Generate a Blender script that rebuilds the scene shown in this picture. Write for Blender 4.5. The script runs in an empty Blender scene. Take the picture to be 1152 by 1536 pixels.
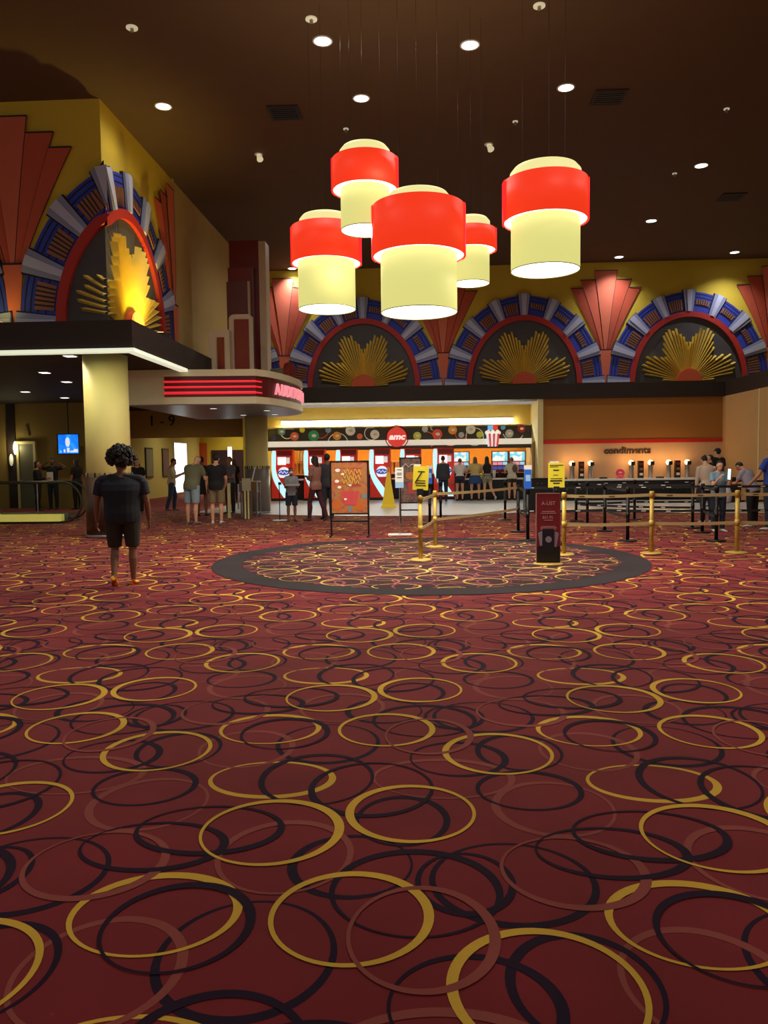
import bpy, math, random
from mathutils import Vector, Matrix
random.seed(7)
PI = math.pi
scn = bpy.context.scene
col = scn.collection

# ------------------------------------------------------------------ camera
FPX, EYE = 1153.0, 1.5
_r = math.radians(0.7); _c, _s = math.cos(_r), math.sin(_r)
_p = math.atan(74.0 * _c / FPX); YAW = 0.0526689
def ray(x, y):
    u, v = x - 576.0, y - 768.0
    a, b = u * _c - v * _s, u * _s + v * _c
    f = FPX * math.cos(_p) - b * math.sin(_p); up = -FPX * math.sin(_p) - b * math.cos(_p)
    cw, sw = math.cos(YAW), math.sin(YAW)
    return Vector((a * cw - f * sw, a * sw + f * cw, up))
def gz(x, y, z=0.0):                       # the point of the place at height z seen at x, y
    d = ray(x, y); return Vector((0, 0, EYE)) + d * ((z - EYE) / d.z)
def gy(x, y, Y):                           # the point at depth Y
    d = ray(x, y); return Vector((0, 0, EYE)) + d * (Y / d.y)
cam = bpy.data.objects.new('camera', bpy.data.cameras.new('camera'))
col.objects.link(cam); scn.camera = cam
rt = (ray(577, 768) - ray(576, 768)).normalized(); upv = (ray(576, 767) - ray(576, 768)).normalized()
bk = -ray(576, 768).normalized()
cam.matrix_world = Matrix.Translation((0, 0, EYE)) @ Matrix((rt, upv, bk)).transposed().to_4x4()
cam.data.sensor_fit = 'VERTICAL'; cam.data.sensor_height = 36; cam.data.lens = 36 * FPX / 1536
cam.data.clip_end = 200; cam.data.clip_start = 0.05

# ------------------------------------------------------------------ light of the place, exposure
scn.view_settings.view_transform = 'Standard'; scn.view_settings.look = 'None'
scn.view_settings.gamma = 1; scn.view_settings.use_curve_mapping = False
scn.view_settings.exposure = 0.0
w = bpy.data.worlds.new('World'); scn.world = w; w.use_nodes = True
w.node_tree.nodes['Background'].inputs[0].default_value = (1.0, 0.86, 0.74, 1)
w.node_tree.nodes['Background'].inputs[1].default_value = 0.31
DOWN_W = 330.0        # the white ceiling downlights
PEND_W = 110.0        # light falling out of each pendant
WASH_W = 420.0        # downlights close to the painted walls
def lamp(name, kind, loc, power, color, size=0.08, rot=(0, 0, 0), spot=None, blend=0.6, sy=None, parent=None):
    l = bpy.data.lights.new(name, kind); l.energy = power; l.color = color
    if kind == 'AREA':
        l.size = size
        if sy: l.shape = 'RECTANGLE'; l.size_y = sy
    else: l.shadow_soft_size = size
    if kind == 'SPOT': l.spot_size = spot or math.radians(100); l.spot_blend = blend
    o = bpy.data.objects.new(name, l); col.objects.link(o); o.location = loc; o.rotation_euler = rot
    if parent: o.parent = parent
    return o

# ------------------------------------------------------------------ materials
MATS = {}
def mat(name, c, rough=0.6, metal=0.0, emit=None, es=0.0, var=0.12, scale=8.0, bump=0.0, trans=0.0, ior=1.45, alpha=1.0, spec=0.5):
    if name in MATS: return MATS[name]
    m = bpy.data.materials.new(name); m.use_nodes = True; nt = m.node_tree; N = nt.nodes; L = nt.links
    b = N['Principled BSDF']; b.inputs['Roughness'].default_value = rough; b.inputs['Metallic'].default_value = metal
    b.inputs['Specular IOR Level'].default_value = spec
    tc = N.new('ShaderNodeTexCoord'); nz = N.new('ShaderNodeTexNoise'); nz.inputs['Scale'].default_value = scale
    nz.inputs['Detail'].default_value = 4
    L.new(tc.outputs['Object'], nz.inputs['Vector'])
    mx = N.new('ShaderNodeMix'); mx.data_type = 'RGBA'
    mx.inputs[6].default_value = (c[0] * (1 - var), c[1] * (1 - var), c[2] * (1 - var), 1)
    mx.inputs[7].default_value = (min(1, c[0] * (1 + var)), min(1, c[1] * (1 + var)), min(1, c[2] * (1 + var)), 1)
    L.new(nz.outputs['Fac'], mx.inputs[0]); L.new(mx.outputs[2], b.inputs['Base Color'])
    if emit: b.inputs['Emission Color'].default_value = (*emit, 1); b.inputs['Emission Strength'].default_value = es
    if trans: b.inputs['Transmission Weight'].default_value = trans; b.inputs['IOR'].default_value = ior
    if alpha < 1: b.inputs['Alpha'].default_value = alpha
    if bump:
        bp = N.new('ShaderNodeBump'); bp.inputs['Strength'].default_value = bump; bp.inputs['Distance'].default_value = 0.01
        n2 = N.new('ShaderNodeTexNoise'); n2.inputs['Scale'].default_value = scale * 12
        L.new(tc.outputs['Object'], n2.inputs['Vector']); L.new(n2.outputs['Fac'], bp.inputs['Height']); L.new(bp.outputs['Normal'], b.inputs['Normal'])
    MATS[name] = m; return m
def ramp_mat(name, cols, scale=6.0, kind='noise', emit=0.0, rough=0.5, detail=3.0, stretch=(1, 1, 1)):
    m = bpy.data.materials.new(name); m.use_nodes = True; nt = m.node_tree; N = nt.nodes; L = nt.links
    b = N['Principled BSDF']; b.inputs['Roughness'].default_value = rough
    tc = N.new('ShaderNodeTexCoord'); mp = N.new('ShaderNodeMapping'); mp.inputs['Scale'].default_value = stretch
    L.new(tc.outputs['Object'], mp.inputs['Vector'])
    if kind == 'noise': t = N.new('ShaderNodeTexNoise'); t.inputs['Detail'].default_value = detail; out = 'Fac'; t.inputs['Distortion'].default_value = 1.2
    else: t = N.new('ShaderNodeTexVoronoi'); out = 'Color'
    t.inputs['Scale'].default_value = scale; L.new(mp.outputs[0], t.inputs['Vector'])
    cr = N.new('ShaderNodeValToRGB'); L.new(t.outputs[out], cr.inputs[0]); e = cr.color_ramp
    e.interpolation = 'CONSTANT' if kind == 'cells' else 'LINEAR'
    lo, hi = (0.0, 1.0) if kind == 'cells' else (0.3, 0.7)
    for i, cc in enumerate(cols):
        pos = lo + (hi - lo) * i / max(1, len(cols) - (0 if kind == 'cells' else 1))
        el = e.elements[i] if i < 2 else e.elements.new(pos)
        el.position = pos; el.color = (*cc, 1)
    L.new(cr.outputs[0], b.inputs['Base Color'])
    if emit: L.new(cr.outputs[0], b.inputs['Emission Color']); b.inputs['Emission Strength'].default_value = emit
    return m
def S(r, g, b):                              # sRGB 0-255 to linear
    f = lambda v: (v / 255.0 / 12.92) if v <= 10 else ((v / 255.0 + 0.055) / 1.055) ** 2.4
    return (f(r), f(g), f(b))

# ------------------------------------------------------------------ mesh helper
class MB:
    def __init__(s): s.v = []; s.f = []; s.m = []; s.k = 0
    def add(s, vs, fs):
        o = len(s.v); s.v += [tuple(v) for v in vs]; s.f += [tuple(i + o for i in f) for f in fs]; s.m += [s.k] * len(fs); return s
    def mi(s, k): s.k = k; return s
    def box(s, x0, x1, y0, y1, z0, z1):
        if x0 > x1: x0, x1 = x1, x0
        if y0 > y1: y0, y1 = y1, y0
        if z0 > z1: z0, z1 = z1, z0
        vs = [(x0,y0,z0),(x1,y0,z0),(x1,y1,z0),(x0,y1,z0),(x0,y0,z1),(x1,y0,z1),(x1,y1,z1),(x0,y1,z1)]
        return s.add(vs, [(0,3,2,1),(4,5,6,7),(0,1,5,4),(1,2,6,5),(2,3,7,6),(3,0,4,7)])
    def loft(s, rings, cap=True):            # rings: lists of equal-length points
        n = len(rings[0]); vs = [p for r in rings for p in r]; fs = []
        for i in range(len(rings) - 1):
            for j in range(n):
                a = i * n + j; b = i * n + (j + 1) % n; fs.append((a, b, b + n, a + n))
        if cap: fs.append(tuple(range(n - 1, -1, -1))); fs.append(tuple((len(rings) - 1) * n + j for j in range(n)))
        return s.add(vs, fs)
    def lathe(s, prof, cx=0, cy=0, seg=24, cap=True):   # prof: (r, z)
        return s.loft([[(cx + r * math.cos(2*PI*j/seg), cy + r * math.sin(2*PI*j/seg), z) for j in range(seg)] for r, z in prof], cap)
    def cyl(s, p, q, r, r2=None, seg=12):
        p, q = Vector(p), Vector(q); d = (q - p).normalized(); r2 = r if r2 is None else r2
        a = d.orthogonal().normalized(); b = d.cross(a)
        return s.loft([[c + (a * math.cos(2*PI*j/seg) + b * math.sin(2*PI*j/seg)) * rr for j in range(seg)] for c, rr in ((p, r), (q, r2))])
    def caps(s, p, q, r, r2, seg=12, hs=3):  # tapered rod with round ends
        p, q = Vector(p), Vector(q); d = q - p
        d = d.normalized() if d.length > 1e-6 else Vector((0, 0, 1))
        a = d.orthogonal().normalized(); b = d.cross(a); R = []
        for i in range(hs): t = PI/2 * (1 - (i + .15) / hs); R.append((p - d * r * math.sin(t), r * math.cos(t)))
        R.append((p, r)); R.append((q, r2))
        for i in range(hs - 1, -1, -1): t = PI/2 * (1 - (i + .15) / hs); R.append((q + d * r2 * math.sin(t), r2 * math.cos(t)))
        return s.loft([[c + (a * math.cos(2*PI*j/seg) + b * math.sin(2*PI*j/seg)) * rr for j in range(seg)] for c, rr in R])
    def ell(s, c, rx, ry, rz, seg=16, rg=10, fn=None):
        R = []
        for i in range(rg + 1):
            t = PI * (i + 0.02) / (rg + .04)
            ring = []
            for j in range(seg):
                a = 2*PI*j/seg; v = Vector((rx*math.sin(t)*math.cos(a), ry*math.sin(t)*math.sin(a), -rz*math.cos(t)))
                if fn: v = fn(v)
                ring.append(Vector(c) + v)
            R.append(ring)
        return s.loft(R)
    def prism(s, pts, y0, y1):               # polygon in x,z extruded along y
        n = len(pts); vs = [(x, y0, z) for x, z in pts] + [(x, y1, z) for x, z in pts]
        return s.add(vs, [tuple(range(n)), tuple(range(2*n-1, n-1, -1))] + [(j, j + n, (j+1) % n + n, (j+1) % n) for j in range(n)])
    def slab(s, pts, z0, z1):                # polygon in x,y extruded along z
        n = len(pts); vs = [(x, y, z0) for x, y in pts] + [(x, y, z1) for x, y in pts]
        return s.add(vs, [tuple(range(n-1, -1, -1)), tuple(range(n, 2*n))] + [(j, (j+1) % n, (j+1) % n + n, j + n) for j in range(n)])
    def tube(s, pts, r, seg=8, closed=False):
        pts = [Vector(p) for p in pts]; n = len(pts); R = []
        up = None
        for i, p in enumerate(pts):
            d = (pts[min(i+1, n-1)] - pts[max(i-1, 0)]).normalized()
            if closed: d = (pts[(i+1) % n] - pts[i-1]).normalized()
            a = d.orthogonal().normalized() if up is None else (up - d * up.dot(d)).normalized()
            up = a; b = d.cross(a)
            R.append([p + (a*math.cos(2*PI*j/seg) + b*math.sin(2*PI*j/seg))*r for j in range(seg)])
        if closed: R.append(R[0]); return s.loft(R, False)
        return s.loft(R)
    def build(s, name, m, parent=None, smooth=False, loc=None):
        me = bpy.data.meshes.new(name); me.from_pydata(s.v, [], s.f)
        for mm in (m if isinstance(m, (list, tuple)) else [m]): me.materials.append(mm)
        if any(s.m): me.polygons.foreach_set('material_index', s.m)
        if smooth: me.polygons.foreach_set('use_smooth', [len(f) == 4 for f in s.f])
        me.update(); o = bpy.data.objects.new(name, me); col.objects.link(o)
        if parent: o.parent = parent
        if loc is not None: o.location = loc
        return o
def tag(o, label=None, cat=None, group=None, kind=None):
    if label: o['label'] = label
    if cat: o['category'] = cat
    if group: o['group'] = group
    if kind: o['kind'] = kind
    return o
def thing(name, label, cat, loc=(0, 0, 0), rz=0.0, group=None):
    o = bpy.data.objects.new(name, None); col.objects.link(o); o.location = loc; o.rotation_euler = (0, 0, rz)
    o.empty_display_size = 0.1
    return tag(o, label, cat, group)
def struct(o, label=None): o['kind'] = 'structure'; return tag(o, label)
def dup(o, loc=None, rz=None, label=None, parent=None):
    c = o.copy(); col.objects.link(c); c.parent = parent
    for ch in o.children:
        if ch.type != 'LIGHT' or True: dup(ch, parent=c)
    if loc is not None: c.location = loc
    if rz is not None: c.rotation_euler = (0, 0, rz)
    if label: c['label'] = label
    return c
def text(name, body, size, m, parent=None, loc=(0, 0, 0), rot=(PI/2, 0, 0), ext=0.004, sx=1.0, shear=0.0, bold=0.0):
    cu = bpy.data.curves.new(name, 'FONT'); cu.body = body; cu.size = size; cu.extrude = ext; cu.align_x = 'CENTER'; cu.align_y = 'CENTER'
    cu.shear = shear; cu.offset = bold
    t = bpy.data.objects.new(name, cu); col.objects.link(t)
    dg = bpy.context.evaluated_depsgraph_get(); me = bpy.data.meshes.new_from_object(t.evaluated_get(dg))
    bpy.data.objects.remove(t); me.materials.clear(); me.materials.append(m)
    o = bpy.data.objects.new(name, me); col.objects.link(o); o.location = loc; o.rotation_euler = rot; o.scale = (sx, 1, 1)
    if parent: o.parent = parent
    return o
def disc_pts(cx, cz, r, n=28, rz=None): return [(cx + r*math.cos(2*PI*i/n), cz + (rz or r)*math.sin(2*PI*i/n)) for i in range(n)]

M_dark = mat('dark_brown_paint', S(42, 28, 20), 0.7, var=.1)
M_ceil = mat('ceiling_paint', S(86, 62, 43), 0.9, var=.12, scale=2)
M_yel = mat('yellow_paint', S(214, 184, 56), 0.8, var=.06, scale=1.5)
M_tan = mat('tan_paint', S(196, 168, 104), 0.8, var=.06, scale=1.5)
M_cream = mat('cream_paint', S(222, 208, 150), 0.7, var=.05)
M_white = mat('white_plastic', S(225, 225, 220), 0.4, var=.03)
M_black = mat('black_plastic', S(17, 16, 17), 0.5, var=.1)
M_blackm = mat('black_metal', S(20, 20, 21), 0.4, metal=.4, var=.1)
M_gold = mat('brass_metal', S(182, 150, 66), 0.55, metal=.35, var=.08)
M_steel = mat('brushed_steel', S(150, 150, 150), 0.35, metal=.9, var=.08)
M_belt = mat('tan_webbing', S(188, 160, 112), 0.8, var=.1, scale=40)
M_red = mat('red_enamel', S(190, 34, 28), 0.4, var=.06)
M_glass = mat('clear_glass', (0.75, 0.9, 0.85), 0.02, trans=1.0, ior=1.1, var=0)
M_paper_y = mat('yellow_paper', S(226, 208, 48), 0.7, var=.04)
M_ink = mat('black_ink', S(30, 30, 20), 0.8, var=.05)
M_inkw = mat('white_ink', S(230, 225, 222), 0.7, var=.02)
M_lampw = mat('lit_white_lens', (1, 1, 1), 0.5, emit=(0.86, 0.9, 1.0), es=6.0, var=0)
M_tube = mat('lit_fluorescent_tube', (1, 1, 1), 0.5, emit=(1.0, 0.97, 0.8), es=7.0, var=0)

# ------------------------------------------------------------------ floor: carpet woven with rings
TP = 1.785
YR = [(0.88,0.67,0.58,0.49),(1.54,0.67,0.55,0.54),(1.71,1.43,0.56,0.55),(0.35,0.33,0.57,0.57),(1.15,1.25,0.59,0.57),(1.04,1.76,0.61,0.43)]
NR = [(1.75,0.83,0.61,0.56),(0.31,0.89,0.60,0.56),(1.50,0.99,0.47,0.46),(1.24,0.45,0.56,0.59),(0.98,0.60,0.50,0.50),(0.71,1.11,0.59,0.40),(0.89,1.25,0.62,0.43),(0.46,1.67,0.49,0.43),(0.46,0.35,0.45,0.50),(0.14,0.88,0.36,0.42),(1.25,1.78,0.55,0.60),(1.52,1.67,0.58,0.60),(0.15,0.25,0.5,0.46),(1.68,1.36,0.40,0.46)]
PR = [(1.78,0.57,0.49,0.56),(0.54,0.97,0.54,0.51),(0.82,0.37,0.51,0.54),(1.24,1.06,0.53,0.56),(0.54,1.49,0.53,0.54),(0.07,0.01,0.68,0.47)]
rings = [(a, 1, i) for i, a in enumerate(YR)] + [(a, 2, i) for i, a in enumerate(NR)] + [(a, 3, i) for i, a in enumerate(PR)]
random.shuffle(rings)
RCX, RCY, RCR = 0.05, 11.87, 3.28
def edgeY(x):                                # where the carpet meets the tile by the snack bar
    if x < -4: return 22.2 + (-4 - x) * .5
    if x < 0: return 21.4 + (x * x) * .05
    return 21.4 + 1.4 * math.exp(-((x - 4.2) / 2.4) ** 2)
fl = MB(); XL, XR, Y0, Y1 = -22, 16, -4, 43
fl.add([(XL,Y0,0),(XR,Y0,0),(XR,Y1,0),(XL,Y1,0)], [(0,1,2,3)])
def ring(cx, cy, w, d, k, z, th, ph, inside, jit):
    D = max(1.0, math.hypot(cx, cy)); n = 56 if D < 6 else (32 if D < 13 else 20)
    off = 0.0125 * (0.7 + .5 * jit); ox, oy = off * math.cos(ph), off * math.sin(ph)
    vs = []; ok = []
    for i in range(n):
        a = 2*PI*i/n; c, s = math.cos(a), math.sin(a)
        o = (cx + w/2*c, cy + d/2*s); q = (cx + ox + (w/2 - th)*c, cy + oy + (d/2 - th)*s)
        vs += [(*o, z), (*q, z)]; rr = math.hypot(q[0] - RCX, q[1] - RCY)
        ok.append((rr < RCR - 0.42) if inside else (rr > RCR))
    fs = [(2*i, 2*i+1, 2*((i+1) % n)+1, 2*((i+1) % n)) for i in range(n) if ok[i] and ok[(i+1) % n]]
    if fs: fl.mi(k).add(vs, fs)
rr_ = random.Random(3)
spec = [(a, k, rr_.uniform(0, 2*PI), rr_.random(), {1: .0265, 2: .0235, 3: .0255}[k]) for a, k, i in rings]
for ty in range(-3, 16):
    for tx in range(-10, 9):
        for zi, (a, k, ph, jt, th) in enumerate(spec):
            y = ty * TP + a[1]; x = tx * TP + a[0] + 0.017 * (y - 3)
            if not (XL < x < XR and Y0 + .4 < y < min(24.5, edgeY(x) + .5)): continue
            if abs(x) > 2.2 + abs(y) * .62 and y > 0: continue
            if y < 1.0 and abs(x) > 3: continue
            if math.hypot(x - RCX, y - RCY) > RCR - .35: ring(x, y, a[2], a[3], k, 0.0006 + zi * 0.00012, th, ph, False, jt)
n = 96
fl.mi(4).add([(RCX + RCR*math.cos(2*PI*i/n), RCY + RCR*math.sin(2*PI*i/n), .006) for i in range(n)], [tuple(range(n))])
fl.mi(8).add([(RCX + (RCR-.42)*math.cos(2*PI*i/n), RCY + (RCR-.42)*math.sin(2*PI*i/n), .0065) for i in range(n)], [tuple(range(n))])
for ty in range(3, 10):
    for tx in range(-3, 3):
        for zi, (a, k, ph, jt, th) in enumerate(spec):
            y = ty * TP + a[1] + .3; x = tx * TP + a[0] + .4
            if math.hypot(x - RCX, y - RCY) < RCR: ring(x, y, a[2], a[3], {1: 5, 2: 6, 3: 7}[k], 0.007 + zi * 0.0001, th, ph, True, jt)
def carpet(name, c, var=.25, big=.25, sheen=.06):
    m = mat(name, c, 0.95, var=var, scale=260, bump=.25, spec=.15)
    nt = m.node_tree; N, L = nt.nodes, nt.links; b = N['Principled BSDF']; src = b.inputs['Base Color'].links[0].from_socket
    b.inputs['Sheen Weight'].default_value = sheen; b.inputs['Sheen Roughness'].default_value = .4; b.inputs['Sheen Tint'].default_value = (1, .55, .5, 1)
    n2 = N.new('ShaderNodeTexNoise'); n2.inputs['Scale'].default_value = 1.3; n2.inputs['Detail'].default_value = 6
    tc = [q for q in N if q.type == 'TEX_COORD'][0]; L.new(tc.outputs['Object'], n2.inputs['Vector'])
    mr = N.new('ShaderNodeMapRange'); mr.inputs[1].default_value = .3; mr.inputs[2].default_value = .7; mr.inputs[3].default_value = 1 - big; mr.inputs[4].default_value = 1 + big * .6
    L.new(n2.outputs['Fac'], mr.inputs[0]); mm = N.new('ShaderNodeMix'); mm.data_type = 'RGBA'; mm.blend_type = 'MULTIPLY'; mm.inputs[0].default_value = 1
    L.new(src, mm.inputs[6]); L.new(mr.outputs[0], mm.inputs[7]); L.new(mm.outputs[2], b.inputs['Base Color'])
    return m
floor_mats = [carpet('carpet_red', S(126, 31, 39), sheen=.22), carpet('carpet_gold', S(228, 180, 66), .15), carpet('carpet_navy', S(38, 20, 42), .15, sheen=.03),
              carpet('carpet_rose', S(152, 76, 68), .18), carpet('carpet_charcoal', S(48, 42, 46), .15, sheen=.03), carpet('carpet_yellow_line', S(196, 168, 84), .15),
              carpet('carpet_plum', S(132, 66, 78), .15), carpet('carpet_orange_line', S(158, 96, 76), .15), carpet('carpet_dark_plum', S(52, 28, 34), .2)]
struct(fl.build('floor', floor_mats))
# glossy tile apron before the snack bar
tm = MB(); xs = [-7.2 + i * 0.25 for i in range(79)]
for i in range(len(xs) - 1):
    a, b = xs[i], xs[i+1]; tm.add([(a, edgeY(a), .012), (b, edgeY(b), .012), (b, 33.3, .012), (a, 33.3, .012)], [(0,1,2,3)])
m = mat('grey_floor_tile', S(196, 196, 190), 0.3, var=.05, scale=1.2)
nt = m.node_tree; N, L = nt.nodes, nt.links; b = N['Principled BSDF']; src = b.inputs['Base Color'].links[0].from_socket
br = N.new('ShaderNodeTexBrick'); br.offset = 0; br.inputs['Scale'].default_value = 1.0; br.inputs['Brick Width'].default_value = .45; br.inputs['Row Height'].default_value = .45
br.inputs['Mortar Size'].default_value = .003; br.inputs['Mortar'].default_value = (.4, .39, .37, 1)
tc = [q for q in N if q.type == 'TEX_COORD'][0]; L.new(tc.outputs['Object'], br.inputs['Vector']); L.new(src, br.inputs['Color1']); L.new(src, br.inputs['Color2'])
L.new(br.outputs['Color'], b.inputs['Base Color'])
struct(tm.build('floor_tile', m))
te = MB()
for i in range(len(xs) - 1):
    a, b = xs[i], xs[i+1]; te.add([(a, edgeY(a)-.04, .014), (b, edgeY(b)-.04, .014), (b, edgeY(b), .014), (a, edgeY(a), .014)], [(0,1,2,3)])
struct(te.build('trim_1', mat('metal_edge_strip', S(120, 110, 100), .3, metal=.6)))

# ------------------------------------------------------------------ shell
CH = 9.0; LB, LT = 3.81, 4.36                # ceiling height; dark ledge bottom and top
BX, BY = -6.56, 15.9                         # corner of the overhanging block at left
MY, MXR = 30.2, 13.28                        # painted back wall, painted right wall
RX = 11.16; CY = 29.5                        # lower right wall, condiment wall
LX = -5.7                                    # side face of the left ledge
ce = MB().box(XL, XR, Y0, 44, CH, CH + .1); struct(ce.build('ceiling', M_ceil))
def wall(name, *b, m=M_yel): return struct(MB().box(*b).build(name, m))
wall('wall_back', BX, MXR + .2, MY, MY + .2, LT - .3, CH)
wall('wall_right', MXR, MXR + .2, Y0, MY, LT - .3, CH)
wb = MB().box(XL, BX, BY, BY + .2, LT - .3, CH).box(BX - .2, BX, BY + .2, 20.4, LT - .3, CH).mi(1).box(BX - .2, BX, 20.4, MY, LT - .3, CH)
struct(wb.build('wall_left', [M_yel, M_tan]))
struct(MB().box(BX - .01, BX + .04, 20.36, 20.46, LT, CH).build('trim_2', mat('pale_corner_bead', S(190, 170, 120), .6)))
led = MB().slab([(XL, 15.0), (LX, 15.0), (LX, 29.3), (RX, 29.3), (RX, Y0), (MXR + .1, Y0), (MXR + .1, MY + .1), (BX, MY + .1), (BX, 43), (XL, 43)], LB, LT)
struct(led.build('trim_3', M_dark))
M_strip = mat('lit_cove_strip', (1, 1, 1), .5, emit=S(214, 226, 196), es=.85, var=0)
stp = MB().box(XL, LX + .05, 14.95, 15.16, LB - .075, LB - .003).box(LX - .14, LX + .05, 15.16, 18.38, LB - .075, LB - .003)
lamp('cove_glow', 'AREA', (LX - .5, 14.85, LB - .15), 20, (.95, 1, .7), 3.0, sy=.03)
lamp('cove_glow', 'AREA', (-9.5, 14.85, LB - .15), 20, (.95, 1, .7), 4.0, sy=.03)
o = tag(stp.build('cove_light', M_strip), 'thin glowing cove strip under the edge of the dark ledge at left', 'light')
# lower walls
wall('wall_right_lower', RX, RX + .2, Y0, CY + .1, 0, LB, m=mat('buff_paint', S(190, 150, 96), .8, var=.05, scale=1.5))
struct(MB().box(RX - .03, RX, 26.3, 26.36, 0, LB).build('trim_4', M_cream))
M_pale = mat('pale_peach_paint', S(198, 160, 122), .7, var=.04); M_brn = mat('caramel_paint', S(158, 104, 40), .8, var=.05)
cw = MB().box(4.37, RX, CY, CY + .2, 0, 2.15).mi(1).box(4.37, RX, CY, CY + .2, 2.15, LB).mi(2).box(4.5, RX, CY - .03, CY, 2.13, 2.26)
struct(cw.build('wall_condiments', [M_pale, M_brn, M_red]))
wall('wall_concession_side', 4.37, 4.5, CY + .2, 33.3, 0, LB, m=M_cream)
struct(MB().box(4.3, 4.5, 29.38, CY, 0, LB).build('trim_5', M_cream))
wall('wall_concession_left', -6.75, -6.55, 29.4, 33.3, 0, LB, m=M_yel)
wall('wall_concession_back', -6.75, 4.5, 33.3, 33.5, 0, LB, m=mat('orange_paint', S(226, 140, 20), .7, var=.05))
wall('wall_concession_header', -6.55, 4.37, 31.9, 32.1, 2.05, LB, m=mat('straw_paint', S(206, 180, 96), .7, var=.05))
# lower left: lobby wall, corridor to the auditoriums
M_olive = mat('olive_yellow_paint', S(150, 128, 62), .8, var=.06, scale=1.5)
LWX = -12.35
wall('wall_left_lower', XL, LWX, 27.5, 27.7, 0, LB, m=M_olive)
wall('wall_corridor_left', LWX - .2, LWX, 27.7, 42, 0, LB, m=mat('pale_yellow_paint', S(214, 200, 120), .8, var=.05))
wall('wall_corridor_end', LWX, -6.75, 42, 42.2, 0, LB, m=M_yel)
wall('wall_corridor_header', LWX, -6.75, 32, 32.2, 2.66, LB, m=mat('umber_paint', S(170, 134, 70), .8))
wall('wall_corridor_right', -6.95, -6.75, 29.4, 42, 0, LB, m=M_yel)
struct(MB().box(-15.2, -14.9, 27.44, 27.5, 0, LB).build('trim_6', M_dark))
# ------------------------------------------------------------------ painted sunburst arches and fans
def map_back(s, n, z):
    n += .012
    if s < MXR: return Vector((min(s, MXR - n), MY - n, z))
    return Vector((MXR - n, min(MY - n, MY - (s - MXR)), z))
def map_front(s, n, z):
    n += .012; return Vector((BX + (s if s < -1e-6 else n), BY - n, z))     # front face of the left block
def map_side(s, n, z):
    n += .012; return Vector((BX + n, BY + (s if s > 1e-6 else -n), z))      # its side face
M_salmon = mat('terracotta_paint', S(196, 84, 56), .7, var=.05); M_salmon2 = mat('terracotta_light_paint', S(214, 108, 78), .7, var=.05)
M_blue = mat('cobalt_paint', S(44, 62, 178), .6, var=.06); M_lav = mat('pale_lavender_paint', S(186, 188, 214), .6, var=.05)
M_lav2 = mat('grey_lavender_paint', S(140, 146, 180), .6, var=.05); M_umb = mat('copper_brown_paint', S(150, 96, 62), .6, var=.08)
M_line = mat('dark_outline_paint', S(28, 24, 40), .7); M_ring = mat('crimson_paint', S(178, 40, 30), .6, var=.05)
M_slate = mat('slate_grey_paint', S(72, 68, 72), .6, var=.06); M_ray = mat('gilded_paint', S(244, 214, 96), .45, metal=.1, var=.08)
M_sun = mat('orange_sun_paint', S(206, 84, 44), .6, var=.05)
Z0 = LT + .10
def cellmap(mp, quads):
    """quads: (k, [(s,n,z)...4]) lists"""
    mb = MB()
    for k, q in quads: mb.mi(k).add([mp(*p) for p in q], [(0,1,2,3)])
    return mb
def plate(mp, mb, k, poly_fn, n0, n1, N=8):  # poly_fn(t) -> two border points (s,z); builds a raised plate with edges
    P = [poly_fn(i / N) for i in range(N + 1)]; mb.mi(k)
    F = [[mp(a[0], n1, a[1]), mp(b[0], n1, b[1])] for a, b in P]; B = [[mp(a[0], n0, a[1]), mp(b[0], n0, b[1])] for a, b in P]
    flat = lambda i: max(P[i][0][0], P[i][1][0], P[i+1][0][0], P[i+1][1][0]) - min(P[i][0][0], P[i][1][0], P[i+1][0][0], P[i+1][1][0]) < 1e-5
    for i in range(N):
        if flat(i): continue
        mb.add([F[i][0], F[i][1], F[i+1][1], F[i+1][0]], [(0,1,2,3)])
        mb.add([F[i][0], F[i+1][0], B[i+1][0], B[i][0]], [(0,1,2,3)]); mb.add([F[i][1], B[i][1], B[i+1][1], F[i+1][1]], [(0,1,2,3)])
    for i in (0, N):
        if flat(min(i, N-1)): continue
        mb.add([F[i][0], B[i][0], B[i][1], F[i][1]], [(0,1,2,3)])
AR, BR_, AO, BO = 2.2, 2.62, 2.98, 3.36
RAYS = [(4,.52),(10,.9),(15,.96),(20,1.0),(25,.93),(30,.98),(35,.85),(40,.72),(45,.66),(50,.8),(55,.86),(59,.98),(63,1.0),(67,1.02),(71,.96),(75,.98),(79,.86),(83,.8),(87,.7),(90,.62)]
RAYS = RAYS + [(180 - a, l) for a, l in RAYS[:-1]]
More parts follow.
